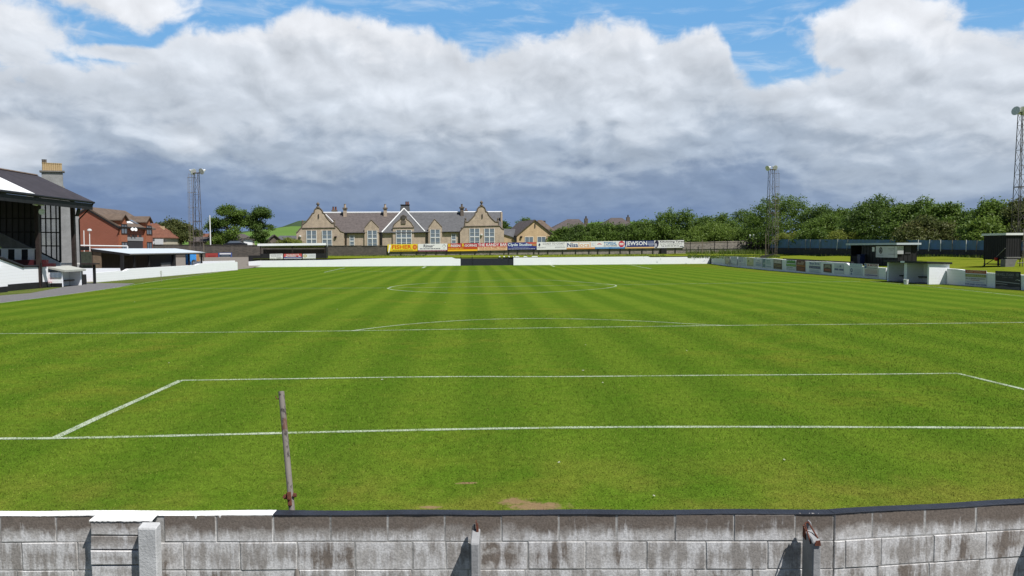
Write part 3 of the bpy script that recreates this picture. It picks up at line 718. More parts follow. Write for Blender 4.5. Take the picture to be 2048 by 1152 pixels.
# ================================================================== ADVERT BOARDS
FONT = {}
def textmesh(s, bold):
    k = (s, bold)
    if k in FONT: return FONT[k]
    cu = bpy.data.curves.new('t', 'FONT'); cu.body = s; cu.resolution_u = 2; cu.offset = .022 if bold else .004
    o = bpy.data.objects.new('t', cu); COL.objects.link(o)
    dg = bpy.context.evaluated_depsgraph_get(); me = bpy.data.meshes.new_from_object(o.evaluated_get(dg))
    v = [tuple(q.co)[:2] for q in me.vertices]; f = [list(q.vertices) for q in me.polygons]
    bpy.data.objects.remove(o); bpy.data.curves.remove(cu); bpy.data.meshes.remove(me)
    xs = [q[0] for q in v]; ys = [q[1] for q in v]; x0, x1, y0, y1 = min(xs), max(xs), min(ys), max(ys)
    FONT[k] = ([((x-x0)/(x1-x0), (y-y0)/(y1-y0)) for x, y in v], f); return FONT[k]
def face_items(root, C, items):
    """C(x,y,d): board coordinates 0..1 to world, d metres proud"""
    lay = .006
    for it in items:
        k = it[0]; lay += .0022
        m_ = MB()
        if k == 'text':
            _, s, x0, y0, x1, y1, col, bold = it
            v, f = textmesh(s, bold); m_.v = [tuple(C(x0+(x1-x0)*a, y0+(y1-y0)*b_, lay)) for a, b_ in v]; m_.f = [list(q) for q in f]; m_.m = [0]*len(f)
            m_.build('lettering', paint(col), root)
        elif k == 'rect':
            _, x0, y0, x1, y1, col = it
            m_.poly([C(x0, y0, lay), C(x1, y0, lay), C(x1, y1, lay), C(x0, y1, lay)]); m_.build('colour_band', paint(col), root)
        elif k == 'poly':
            _, P, col = it; m_.poly([C(a, b_, lay) for a, b_ in P]); m_.build('emblem', paint(col), root)
        elif k == 'disc':
            _, cx, cy, rx, ry, col = it; m_.poly([C(cx+rx*math.cos(t*math.pi/10), cy+ry*math.sin(t*math.pi/10), lay) for t in range(20)]); m_.build('emblem', paint(col), root)
        elif k == 'print':                               # rows of print too small to read
            _, x0, y0, x1, y1, n, col = it; rr = random.Random(int(x0*97+y0*31+n)); h = (y1-y0)/n
            for r_ in range(n):
                x = x0
                while x < x1-.01:
                    w = min(rr.uniform(.02, .075)*(x1-x0)*1.6, x1-x); m_.poly([C(x, y0+h*(r_+.2), lay), C(x+w, y0+h*(r_+.2), lay), C(x+w, y0+h*(r_+.75), lay), C(x, y0+h*(r_+.75), lay)]); x += w+.012
            m_.build('small_print', paint(col), root)
def board_frame(pl, off, q):
    """q: px corners TL TR BR BL on plane pl (offset off)"""
    c = [pl.at(px, py, off) for px, py in q]
    def C(x, y, d):
        a = (c[3][0]*(1-x)+c[2][0]*x)*(1-y)+(c[0][0]*(1-x)+c[1][0]*x)*y
        z = (c[3][1]*(1-x)+c[2][1]*x)*(1-y)+(c[0][1]*(1-x)+c[1][1]*x)*y
        return pl.w(a, z, off-d)
    return C
def board(label, C, base, items, group, thick=.05, name='advert_board', cat='advert board', posts=None, zg=None, parent=None):
    b0 = C(.5, 0, 0); t = thing(name, b0, label, cat, group)
    P = [C(0, 0, 0), C(1, 0, 0), C(1, 1, 0), C(0, 1, 0)]; n = (C(.5, .5, 1)-C(.5, .5, 0))
    MB().prism([p_+n*.004 for p_ in P], -n*thick).build('panel', paint(base), t)
    face_items(t, C, items)
    for x in posts or ():
        a = C(x, .5, -thick-.02); u = (C(1, 0, 0)-C(0, 0, 0)).normalized()
        m_ = MB().prism([a-u*.055+Vector((0, 0, zg-.2-a.z)), a+u*.055+Vector((0, 0, zg-.2-a.z)), a+u*.055+Vector((0, 0, .4)), a-u*.055+Vector((0, 0, .4))], -n*.1)
        m_.build('post', m_black, t)
    return t
PB = PL((-62, 143.0), (52, 154.5))                          # boundary line behind the far bank
WHT = (.78, .79, .80); BLK = (.02, .02, .025); RED = (.50, .02, .03); YEL = (.80, .62, .03); NAV = (.03, .045, .17); BLU = (.05, .20, .50); ORG = (.72, .36, .14)
GA = 'advert boards in a row on posts below the school'
def zgA(px): p_ = PB.p(px, 505); return hb(p_.x, p_.y)
TL = lambda px: 488.8-(px-774)*.0145                      # top edge of the long row of boards
BL = lambda px: 503.2-(px-774)*.0132
def row(label, x0, x1, base, items, posts, dt=0, db=0):
    C = board_frame(PB, -.26, [(x0, TL(x0)+dt), (x1, TL(x1)+dt), (x1, BL(x1)+db), (x0, BL(x0)+db)])
    return board(label, C, base, items, GA, .06, posts=posts, zg=zgA((x0+x1)/2))
row('yellow board with red capital lettering and a round red emblem, first of the row', 775, 835, YEL, [('rect', 0, 0, 1, .14, (.60, .42, .03)), ('poly', [(.02, -.15), (.055, -.15), (.085, .4), (.12, .8), (.09, .98), (.05, .9), (.045, .55)], (.85, .85, .84)), ('text', 'FISHER', .15, .36, .80, .88, (.62, .06, .02), True), ('print', .17, .10, .84, .28, 1, (.25, .20, .03)), ('disc', .91, .58, .075, .33, (.62, .12, .03)), ('disc', .91, .58, .04, .18, (.72, .30, .06))], (.05, .45, .97))
row('white board with dark slanted lettering over a purple strip, beside the yellow board', 836, 894.5, WHT, [('rect', 0, 0, 1, .17, (.22, .05, .10)), ('print', .05, .04, .95, .14, 1, (.55, .40, .45)), ('text', 'Rinus', .19, .52, .50, .92, (.05, .05, .09), True), ('text', '+', .52, .72, .56, .88, (.05, .05, .09), True), ('print', .06, .28, .76, .44, 1, (.08, .08, .12)), ('poly', [(.84, .62), (.89, .9), (.94, .62), (.96, .62), (.895, .96), (.82, .62)], (.2, .22, .28)), ('print', .86, .3, .93, .55, 2, (.3, .32, .36))], (.28, .62, .97), db=.6)
row('red and yellow board with white bold lettering between two yellow capitals', 895.3, 955, (.42, .03, .045), [('rect', 0, 0, 1, .22, (.80, .50, .03)), ('rect', 0, .22, 1, .48, (.52, .08, .02)), ('text', 'B', .02, .55, .10, .97, YEL, True), ('text', 'REEN', .11, .55, .42, .86, WHT, True), ('text', 'R', .48, .55, .56, .97, YEL, True), ('text', 'OOFING', .57, .55, .98, .86, WHT, True), ('text', '01294 469 253', .02, .28, .52, .44, (.80, .55, .05), True), ('print', .56, .27, .99, .42, 2, (.55, .12, .04))], (.43, .92), db=1.0)
row('red over cream board with white capitals, joined to the red and yellow one', 955.3, 1014.5, (.78, .55, .34), [('rect', 0, .50, 1, 1, (.45, .02, .05)), ('text', 'THE KANDY BAR', .01, .57, .99, .93, WHT, True), ('text', 'YOUR LOCAL FAMILY BAKERS', .03, .24, .97, .46, (.42, .10, .05), True), ('print', .06, .06, .94, .18, 1, (.50, .22, .12))], (.43, .9), db=.3)
row('dark blue board with pale lettering and a red flash at its corner', 1015, 1073, (.035, .045, .22), [('poly', [(.62, 1), (1, 1), (1, .8), (.76, .78)], (.50, .08, .06)), ('poly', [(.8, .78), (1, .8), (1, .48), (.88, .5)], (.48, .25, .10)), ('text', 'Clyde Studios', .01, .40, .83, .90, (.70, .80, .88), True), ('print', .2, .30, .74, .38, 1, (.35, .42, .6)), ('rect', 0, .04, 1, .2, (.02, .025, .12)), ('print', .03, .08, .97, .18, 1, (.62, .66, .75))], (.05, .35, .92), dt=-.2)
row('white board with a small dark map emblem and thin dark capitals', 1073.6, 1133, WHT, [('poly', [(.05, .62), (.075, .86), (.115, .8), (.12, .62), (.10, .5), (.085, .42), (.06, .5)], (.03, .04, .10)), ('text', 'COAST TO COAST', .20, .66, .94, .90, (.07, .07, .10), False), ('print', .30, .48, .92, .54, 1, (.40, .42, .46)), ('print', .03, .2, .30, .38, 2, (.35, .36, .40)), ('print', .62, .2, .95, .40, 2, (.35, .36, .40))], (.08, .38, .88), db=.4)
row('white board with navy and orange lettering over an orange strip', 1133.3, 1190, WHT, [('rect', 0, 0, 1, .2, ORG), ('print', .04, .05, .92, .16, 1, (.55, .25, .08)), ('poly', [(.15, .86), (.45, .90), (.84, .86), (.84, .89), (.45, .94), (.15, .90)], ORG), ('text', 'Nisa', .02, .28, .40, .84, NAV, True), ('text', 'local', .42, .28, .84, .84, ORG, False), ('print', .88, .40, .98, .84, 3, (.45, .55, .70))], (.33, .8))
row('white board with blue capitals, a red umbrella emblem and a round red badge', 1190.3, 1249.5, WHT, [('rect', 0, 0, 1, .22, (.06, .22, .50)), ('print', .04, .06, .46, .16, 1, (.45, .60, .78)), ('print', .56, .06, .98, .16, 1, (.45, .60, .78)), ('poly', [(.06, .55), (.09, .68), (.14, .74), (.19, .68), (.23, .55), (.145, .62)], (.55, .03, .05)), ('text', 'TOPSEAL', .29, .50, .73, .90, (.04, .22, .48), True), ('text', 'FLAT FLAT ROOFING', .29, .32, .74, .44, (.08, .10, .14), True), ('disc', .89, .6, .10, .40, (.55, .02, .05)), ('rect', .82, .62, .96, .74, WHT), ('rect', .82, .46, .96, .56, WHT)], (.1, .5, .86))
row('navy board with very large white capitals over an orange strip', 1250, 1308, NAV, [('rect', 0, 0, 1, .17, (.72, .48, .22)), ('text', 'JEWSON', .02, .24, .76, .94, (.82, .83, .84), True), ('rect', .78, .50, 1, .58, (.6, .64, .74)), ('print', .80, .64, .98, .9, 2, (.50, .55, .68)), ('print', .82, .24, .98, .46, 2, (.50, .55, .68))], (.18, .6, .98))
row('white board with a dark tyre emblem, last of the row by the weeds', 1308.4, 1368, (.74, .74, .75), [('poly', [(.0, .3), (.015, .75), (.06, 1), (.13, .98), (.155, .7), (.14, .3), (.09, .02), (.03, .04)], (.02, .02, .05)), ('disc', .052, .38, .042, .26, (.45, .45, .55)), ('text', 'Kilwinning Tyres', .19, .64, .99, .95, (.05, .04, .06), True), ('text', '& Car Valeting Centre', .20, .42, .93, .60, (.12, .12, .13), False), ('text', 'Tel: 01294 55 59 54', .23, .16, .82, .36, (.10, .10, .12), False), ('poly', [(.84, .12), (.88, .25), (.95, .24), (.98, .10)], (.25, .25, .28))], (.25, .72))
wb_ = MB(); a0, a1 = PB.at(1322, 503, -.6)[0], PB.at(1333, 503, -.6)[0]
zb = zgA(1328); wb_.obox(PB.A+PB.n*.75, PB.u, -PB.n, (a0, a1), (0, .7), (zb-.05, zb+.95)); wb_.obox(PB.A+PB.n*.8, PB.u, -PB.n, (a0-.04, a1+.04), (0, .8), (zb+.955, zb+1.05))
tag(wb_.build('wheelie_bin', m_black, loc=PB.p(1328, 507, -.6), bevel=.03), 'small black bin standing under the last white board of the row', 'bin')
# right wall adverts
GR = 'small adverts fixed to the right side wall'
def rbord(label, x0, x1, t0, t1, b0, b1, base, items, name='wall_advert'):
    p_ = [rwP(*q)[0] for q in ((x0, t0), (x1, t1), (x1, b1), (x0, b0))]
    n = Vector((-1, 0, 0))
    def C(x, y, d):
        q = (p_[3]*(1-x)+p_[2]*x)*(1-y)+(p_[0]*(1-x)+p_[1]*x)*y; return Vector((q.x-d-.03, q.y, q.z))
    return board(label, C, base, items, GR, .02, name, 'advert')
PAL = (.62, .66, .74)
rbord('weathered greyish floral advert, first on the side wall beside the far corner', 1450, 1460, 512.8, 513.2, 527.6, 528.6, (.40, .40, .36), [('disc', .5, .65, .35, .22, (.60, .58, .44)), ('disc', .5, .25, .3, .12, (.55, .52, .30)), ('disc', .8, .85, .12, .08, (.1, .1, .09)), ('disc', .8, .18, .1, .07, (.12, .12, .1))])
rbord('pale blue advert with grey print left of the yellow floral one', 1461.5, 1475, 512.6, 513.4, 528.8, 530, PAL, [('print', .15, .5, .9, .9, 3, (.40, .46, .60)), ('disc', .18, .1, .1, .07, (.1, .12, .2))])
rbord('pale blue advert with a small navy mark touching the yellow floral one', 1477, 1491, 513.6, 514.4, 530.2, 531.4, PAL, [('print', .1, .5, .7, .95, 4, (.36, .42, .58)), ('text', 'AB', .1, .42, .4, .55, (.06, .1, .3), True), ('print', .1, .15, .95, .28, 1, (.40, .44, .58))])
rbord('faded yellow green floral advert', 1494, 1507, 514.6, 516, 531.4, 532.6, (.52, .54, .28), [('disc', .5, .7, .4, .22, (.62, .60, .42)), ('disc', .3, .6, .12, .1, (.15, .2, .08)), ('rect', 0, 0, 1, .15, (.45, .42, .30))])
rbord('white framed advert with navy words in a rounded panel', 1508.5, 1525, 517, 517.8, 532.8, 534.8, (.58, .62, .74), [('rect', .25, .58, .88, .88, (.74, .76, .80)), ('text', 'wilfrig', .33, .64, .78, .82, (.05, .1, .35), True), ('text', 'GENERAL', .26, .44, .92, .54, (.04, .08, .22), True), ('print', .25, .14, .9, .36, 2, (.1, .3, .5))])
rbord('white advert with a teal picture strip down its left edge', 1526, 1546.5, 517.6, 519, 534.8, 537, (.60, .66, .74), [('rect', 0, .04, .26, 1, (.14, .26, .32)), ('poly', [(.02, .5), (.2, .62), (.24, .45), (.1, .35)], (.40, .5, .5)), ('text', 'care', .36, .74, .74, .88, (.08, .25, .28), True), ('print', .34, .4, .8, .68, 2, (.2, .4, .42)), ('print', .34, .08, .84, .26, 1, (.25, .4, .46))])
rbord('brown banded advert with a pale picture on top, beside the green logo advert', 1547.5, 1564, 518, 519.2, 537, 539, (.06, .045, .03), [('rect', .02, .58, .98, .98, (.42, .38, .36)), ('poly', [(.1, .6), (.3, .9), (.5, .65), (.7, .92), (.9, .6)], (.55, .5, .47)), ('rect', .05, .38, .95, .46, (.28, .20, .10)), ('text', 'TAVERN', .1, .22, .9, .34, (.40, .34, .18), True), ('print', .2, .06, .85, .16, 1, (.25, .2, .14))])
rbord('white advert with a bright green grass emblem and green name bar', 1573, 1592, 519.4, 520.4, 539, 541.4, (.66, .70, .74), [('poly', [(.04, .68), (.08, .86), (.2, .84), (.3, .98), (.45, .9), (.6, .98), (.75, .9), (.95, .96), (.97, .68)], (.06, .22, .05)), ('rect', .1, .80, .9, .90, (.10, .35, .06)), ('rect', 0, .38, 1, .6, (.10, .32, .05)), ('text', 'Skip Bros', .06, .42, .94, .56, (.50, .62, .20), True), ('text', 'hire centre', .12, .22, .72, .31, (.06, .06, .12), True), ('print', .1, .06, .9, .15, 1, (.4, .45, .55))])
rbord('red brown advert with an orange band across the middle', 1593, 1611, 520, 521.6, 541.2, 543.6, (.13, .04, .025), [('poly', [(.1, .62), (.2, .85), (.45, .72), (.6, .95), (.9, .88), (.8, .62)], (.34, .22, .18)), ('rect', .0, .44, 1, .56, (.40, .15, .03)), ('text', 'Grill', .25, .62, .75, .74, (.55, .42, .30), False), ('print', .1, .1, .9, .36, 2, (.36, .13, .05))])
rbord('white advert with tall navy lettering above a navy bar', 1618.5, 1641, 523.4, 524.6, 544.4, 547, (.66, .70, .77), [('text', 'Boyd Bros.', .08, .68, .96, .97, (.03, .09, .30), True), ('rect', .02, .40, 1, .62, (.02, .03, .14)), ('text', 'LETTERING 26-30', .06, .45, .96, .56, (.40, .45, .6), True), ('print', .1, .05, .9, .3, 2, (.45, .52, .66))])
rbord('small dark brown picture panel with a red lower half', 1647.5, 1663.5, 527.6, 528.6, 543.8, 545.6, (.075, .06, .055), [('poly', [(.1, .5), (.2, .9), (.85, .92), (.95, .5), (.5, .62)], (.30, .29, .22)), ('rect', .06, .14, .94, .44, (.20, .05, .03)), ('print', .2, .18, .9, .40, 2, (.38, .15, .10))])
rbord('white advert with two navy rounded bars and a thin grey frame', 1669, 1688, 527.4, 528.6, 546.4, 548.4, (.64, .68, .77), [('rect', .04, .34, .46, .52, (.03, .05, .22)), ('rect', .54, .34, .98, .52, (.03, .05, .22)), ('print', .08, .38, .42, .46, 1, (.4, .45, .62)), ('print', .58, .38, .94, .46, 1, (.4, .45, .62)), ('print', .3, .62, .8, .84, 2, (.5, .55, .66)), ('disc', .66, .78, .05, .1, (.08, .12, .3))])
rbord('white advert with a dark oval badge and blue capitals along its top', 1699.5, 1725, 526.4, 527.8, 549.8, 552.4, (.62, .68, .78), [('text', 'KILRUTON', .02, .84, .98, 1.0, (.20, .36, .55), False), ('print', .05, .70, .9, .78, 1, (.40, .48, .62)), ('disc', .17, .42, .09, .16, (.03, .05, .20)), ('disc', .17, .42, .05, .09, (.60, .64, .75)), ('disc', .17, .12, .05, .06, (.05, .07, .24)), ('print', .36, .08, .95, .60, 4, (.50, .56, .68))])
rbord('white advert with maroon bold capitals and a small blue badge, next to the dugout', 1729, 1757, 527, 528.4, 553, 555.2, (.72, .70, .72), [('rect', .02, .66, .17, .96, (.04, .09, .32)), ('text', 'P', .05, .72, .14, .9, (.5, .6, .8), True), ('text', 'J.M. MOTORS', .20, .76, .98, .98, (.34, .04, .10), True), ('print', .2, .64, .95, .72, 1, (.12, .10, .14)), ('print', .08, .24, .95, .60, 4, (.50, .33, .35)), ('text', 'TELEPHONE 01294', .06, .08, .95, .2, (.18, .12, .35), True)])
rbord('white advert with red and yellow green name bars, near side of the dugout', 1931, 1974, 539.5, 541.4, 570.4, 573.6, (.68, .70, .76), [('rect', .02, .80, 1, .99, (.36, .05, .03)), ('text', 'A WEIR CONTRACTS', .08, .84, .94, .95, (.62, .42, .22), True), ('rect', .02, .56, .98, .74, (.24, .28, .08)), ('text', 'GREEN ACRE', .08, .60, .90, .70, (.52, .52, .20), True), ('text', 'MILL & GARDEN, KINGSWAY', .04, .42, .96, .50, (.08, .05, .06), True), ('text', 'IN STOCK', .28, .33, .70, .39, (.30, .05, .06), True), ('print', .1, .2, .9, .27, 1, (.35, .42, .62)), ('text', '01292 442887  01294 442588', .02, .06, .98, .14, (.05, .10, .35), True)])
rbord('black advert with thin grey capitals and white swoosh lines, nearest the frame edge', 1991.5, 2042, 541.6, 543.6, 577.2, 580, (.028, .030, .038), [('text', 'INKWELL STUDIO', .04, .74, .74, .88, (.28, .29, .30), False), ('text', 'graphic design', .3, .62, .72, .70, (.22, .22, .24), False), ('poly', [(.78, .5), (.88, .57), (.99, .52), (.99, .49), (.88, .54)], (.55, .56, .58)), ('poly', [(.02, .44), (.98, .36), (.98, .32), (.02, .40)], (.36, .37, .40)), ('poly', [(.02, .33), (.5, .28), (.5, .25), (.02, .29)], (.30, .31, .33)), ('poly', [(.02, .0), (.98, .0), (.98, .16), (.6, .12), (.3, .2), (.02, .12)], (.16, .15, .15)), ('disc', .9, .82, .07, .1, (.10, .12, .12))])
# low white letters set on the bank behind the gate
LTR = [('A', 993.5, 1005.5), ('W', 1006.5, 1029), ('R', 1031, 1043), ('P', 1047.5, 1056), ('F', 1064, 1075.5)]
lt = thing('lettering_on_bank', PF.p(1035, 520, 2.), 'row of large white letters set up on the grass bank behind the black gate', 'letters')
for ch, x0, x1 in LTR:
    v, f = textmesh(ch, True); a0 = PF.at(x0, 513, 1.5)[0]; a1 = PF.at(x1, 513, 1.5)[0]; zt = PF.at(x0, 512.3, 1.5)[1]
    m_ = MB(); m_.v = [tuple(PF.w(a0+(a1-a0)*q[0], zt-.95*(1-q[1]), 1.5+.12*q[1])) for q in v]; m_.f = [list(q) for q in f]; m_.m = [0]*len(f); m_.build('letter', m_white2, lt)
MBX = bmesh

# ================================================================== BOUNDARY WALLS BEHIND
def bwall(label, outline, name, m, copm, zmin, thick=.5, off=0):
    T = [PB.at(px, py, off) for px, py in outline]
    t = thing(name, PB.w(T[0][0], zmin, off), label, 'wall', 'stone boundary walls behind the far bank')
    MB().prism([PB.w(T[0][0], zmin, off)]+[PB.w(a, z-.16, off) for a, z in T]+[PB.w(T[-1][0], zmin, off)], -PB.n*thick).build('masonry', m, t)
    c = MB(); rr = random.Random(4)
    for (a, z), (b_, w) in zip(T, T[1:]):
        n = max(1, int((b_-a)/.8))
        for i in range(n):
            s0, s1 = a+(b_-a)*i/n, a+(b_-a)*(i+1)/n; zz = z+(w-z)*i/n+rr.uniform(-.025, .025); c.obox(PB.A-PB.n*off, PB.u, -PB.n, (s0+.01, s1-.01), (-.06, thick+.06), (zz-.157, zz))
    c.build('coping', copm, t); return t
bwall('dark stone boundary wall with flat coping, running behind the black enclosure to the yellow board', [(120, 487.5), (330, 489), (515, 490), (660, 491), (776, 491)], 'stone_wall', m_rubd, m_grnd, .0)
bwall('pale rubble boundary wall running behind the advert boards and weeds', [(776.5, 491), (900, 490), (1100, 488.5), (1300, 485.5), (1400, 484), (1495, 481.2)], 'stone_wall', m_rubl, m_rubl, 1.0)
rl = thing('railing', PB.p(1380, 497, -.7), 'thin rusty rail on dark posts in front of the pale rubble wall', 'railing')
for px in (1380.5, 1404.5, 1429, 1454.5, 1476):
    p_ = PB.p(px, 497, -.7); MB().tube((p_.x, p_.y, 1.2), (p_.x, p_.y, PB.at(px, 480 if px == 1404.5 else 481.5, -.7)[1]), .07, 6).build('post', m_btimber if px != 1404.5 else m_steely, rl)
MB().tube(PB.p(1370, 485.5, -.7), PB.p(1490, 483.5, -.7), .05, 6).build('rail', m_steely, rl)
rl2 = rl
# dark boarded end section and the blue fence on a dark wall
PR = PL((atX(1500, 500, 60).x, atX(1500, 500, 60).y), (60.0, 60.0))
be = thing('boarded_screen', PB.p(1520, 500, -1), 'black boarded screen with sloping top between rubble wall and blue fence', 'screen')
m_ = MB(); 
Tq = [(1494, 474.5), (1504, 474), (1521, 479), (1545, 480)]
Tz = [PB.at(px, py, -1) for px, py in Tq]; m_.prism([PB.w(Tz[0][0], 1, -1)]+[PB.w(a, z, -1) for a, z in Tz]+[PB.w(Tz[-1][0], 1, -1)], -PB.n*.25); m_.build('boarding', m_btimber, be)
for px in (1500, 1507): MB().lathe(PB.p(px, 476, -1.2), (0, 0, 1), [(0, .12), (.5, .14), (.55, .18), (.8, .05)], 8).build('white_cap', m_white2, be)
DW = [(1540, 495.5), (1700, 497), (1835, 498.5), (1966, 500), (2120, 502)]
XF = 60.0
dwt = thing('block_wall', atX(1750, 510, XF), 'dark stained block wall along the right side under the blue fence', 'wall')
T = [atX(px, py, XF) for px, py in DW]; MB().prism([(T[0].x, T[0].y, .8)]+T+[(T[-1].x, T[-1].y, .8)], (.3, 0, 0)).build('masonry', m_blkd, dwt)
bf = thing('mesh_fence', atX(1750, 497, XF), 'blue mesh fence on pale leaning posts along the top of the dark block wall', 'fence')
FT = [(1545, 478.5), (1700, 479), (1835, 480), (1966, 481), (2120, 482)]
U = [atX(px, py, XF+.12) for px, py in FT]; L = [atX(px, py+.2, XF+.12) for px, py in DW]
m_ = MB()
for i in range(len(U)-1):
    for k in range(12):
        a, b_ = k/12, (k+1)/12; q = [U[i].lerp(U[i+1], a), U[i].lerp(U[i+1], b_), L[i].lerp(L[i+1], b_), L[i].lerp(L[i+1], a)]; pass
        m_.prism(q, (.02, 0, 0))
m_.build('mesh_panel', m_bluefence, bf)
for px in (1556, 1577, 1612, 1621, 1640, 1674, 1694, 1781, 1809, 1837, 1858, 1882, 1905, 1933, 1953):
    a = atX(px, 497.5+(px-1540)*.0105, XF); b_ = atX(px+random.choice((0, .5, 2.2)), 478.5+(px-1545)*.006, XF-.02); MB().tube(a+Vector((-.05, 0, -.1)), b_+Vector((-.05, 0, .08)), .045, 6).build('post', m_white2 if px in (1674, 1858, 1882, 1837, 1933) else m_steely if px % 2 else m_conc, bf)
kw = thing('low_wall', atX(1530, 511, 48), 'short dark kerb wall stepping across the bank in front of the right floodlight', 'wall')
a, b_ = gp(1521, 515.5, 1.5), gp(1548, 509.5, 1.5); MB().prism([(a.x, a.y, 1.0), (b_.x, b_.y, 1.0), (b_.x, b_.y, 1.75), (a.x, a.y, 1.75)], (.2, .25, 0)).build('masonry', m_btimber, kw)

# ================================================================== LEFT SIDE: GRANDSTAND
m_clear, b = begin('clear_glazing'); nt_ = m_clear.node_tree
tr = nt_.nodes.new('ShaderNodeBsdfTransparent'); tr.inputs[0].default_value = (.82, .84, .86, 1); gl_ = nt_.nodes.new('ShaderNodeBsdfGlossy'); gl_.inputs['Roughness'].default_value = .15
mx = nt_.nodes.new('ShaderNodeMixShader'); mx.inputs[0].default_value = .12; nt_.links.new(tr.outputs[0], mx.inputs[1]); nt_.links.new(gl_.outputs[0], mx.inputs[2]); nt_.links.new(mx.outputs[0], nt_.nodes['Material Output'].inputs[0])
XE = -32.4; eF = atX(187, 403, XE); YF = eF.y; rF = atY(75, 351, YF); YN = 38.0
st = thing('grandstand', (-36, 58, 0), 'old covered grandstand with dark pitched roof and a black and white striped barrier', 'grandstand'); SB = BASE[st]
m_ = MB(); bx = rF.x-5.2; bz = rF.z-2.6
m_.prism([(XE, YF, eF.z), (rF.x, YF, rF.z), (bx, YF, bz), (bx, YF, bz-.22), (rF.x, YF, rF.z-.24), (XE, YF, eF.z-.2)], (0, YN-YF, 0)); roof = m_.build('roof', m_roofd, st)
yw = atX(70, 387, XE).y; nr = Vector((rF.z-eF.z, 0, XE-rF.x)).normalized()
m_ = MB(); a = Vector((XE-.02, yw, eF.z))+nr*.02; c = Vector((rF.x+.05, yw, rF.z))+nr*.02; m_.prism([a, c, c+nr*.03, a+nr*.03], (0, YN-yw, 0)); m_.build('white_roof_panel', m_white2, roof)
m_ = MB(); m_.prism([(rF.x-.14, YF-.05, rF.z-.0), (rF.x, YF-.05, rF.z+.10), (rF.x+.14, YF-.05, rF.z-.0)], (0, YN-YF, 0)); m_.build('ridge_tiles', m_tileb, roof)
m_ = MB(); m_.box(XE-.09, XE-.03, YN, YF-.1, eF.z-.72, eF.z-.21); m_.build('fascia', m_black, st)
m_ = MB(); m_.tube((XE+.05, YN, eF.z-.1), (XE+.05, YF, eF.z-.1), .09, 8); m_.build('gutter', m_black, st)
XC = -33.5
for px, yb in ((77, 577), (148, 570)):
    q = atX(px, 500, XC); m_ = MB(); m_.box(XC-.14, XC+.14, q.y-.14, q.y+.14, 0, eF.z+.3); m_.build('column', m_brown, st)
q = atX(152, 440, XC); m_ = MB(); m_.path([(XC+.1, q.y+.3, .2), (XC+.1, q.y+.3, 5.6), (XE-.1, YF-.15, eF.z-.45), (XE+.05, YF-.1, eF.z-.1)], .055, 6); m_.build('downpipe', m_black, st)
PE = PL((-48, YF-.2), (-30, YF-.2))
def epoly(px, m, name, th=.06, off=0, pl=PE, par=st, z0=None):
    P = [pl.p(a, b_, off) for a, b_ in px]; return MB().prism(P, -pl.n*th).build(name, m, par)
epoly([(74, 400), (74, 503), (0, 466), (-70, 432), (-70, 388), (0, 396)], m_dglass, 'end_cladding')
gz = epoly([(75, 402), (119, 403), (119, 524), (75, 502)], m_clear, 'window', .02, .02)
m_ = MB(); fx = [75, 80.5, 90.5, 101, 111.5, 119]; fy = [402, 437, 464.5, 491.5]
for i, px in enumerate(fx):
    yb = 502+(px-75)*.5; m_.tube(PE.p(px, 400, -.03), PE.p(px+ (2 if i else 0), yb, -.03), .055 if i < 5 else .09, 5)
for py in fy: m_.tube(PE.p(75, py, -.03), PE.p(119, py+.5, -.03), .05, 5)
m_.tube(PE.p(75, 502, -.03), PE.p(121, 525, -.03), .09, 5); m_.build('frame', m_black, gz)
m_ = MB()
for i in range(11): px = -62+i*12.3; m_.tube(PE.p(px, 398, -.03), PE.p(px, 440+ (px+62)*.42, -.03), .04, 5)
for py in (437, 464): m_.tube(PE.p(-62, py, -.04), PE.p(74, py, -.04), .04, 5)
m_.build('cladding_battens', m_black, st)
epoly([(74, 503), (121, 526), (121, 548), (74, 548)], m_wash, 'end_wall', .12, -.15)
PS = PL((-48, 61.6), (-30, 61.6))
epoly([(-60, 440), (0, 466), (69, 500), (69, 512), (30, 512), (0, 494), (-60, 462)], m_concd, 'stair_parapet', .15, 0, PS)
PS2 = PL((-48, 60.6), (-30, 60.6))
def stripe(x0, x1, m): epoly([(x0, 498.2), (x1, 498.4), (x1, 519.5), (x0, 519.5)], m, 'barrier_board', .04, 0, PS2)
for i, px in enumerate((-24.5, 2, 29, 55)): stripe(px, px+14, m_wash)
for i, px in enumerate((-10.3, 16.3, 43.3, 69.3)): stripe(px, px+ (12.4 if px < 60 else 9), m_black)
epoly([(-30, 496.8), (79, 497.2), (79, 498.6), (-30, 498.4)], m_white2, 'barrier_rail', .08, -.03, PS2)
for px in ((26, 519.8, 92, 526.5), (30, 526.8, 107, 533.5)):
    m_ = MB(); P = [PS2.p(px[0], px[1], -.35), PS2.p(px[2], px[1], -.35), PS2.p(px[2], px[3], -.35), PS2.p(px[0], px[3], -.35)]; m_.prism(P, (0, .35, 0)); m_.build('bench_seat', m_maroon, st)
m_ = MB()
for i in range(9): m_.box(-41, XC-.4-.75*i, 42, YF-.3, .3+.32*i, .3+.32*(i+1)-.004)
m_.build('terrace_steps', m_concd, st)
PW = PL((XC, 40), (XC, 75)); 
def wpoly(pl, px, m, name, th=.2, off=0): 
    P = [pl.p(a, b_, off) for a, b_ in px]; return MB().prism(P, -pl.n*th).build(name, m, st)
wpoly(PW, [(-60, 590), (-60, 495), (0, 513), (22, 524), (45, 533.6), (52, 534.4), (92, 532.6), (96, 532.6), (96, 573), (52, 577)], m_wash, 'front_wall')
wpoly(PW, [(-60, 600), (-60, 577), (16, 569), (52, 566), (92, 563.6), (96, 563.4), (96, 575.5), (52, 580)], m_black, 'plinth', .06, -.06)
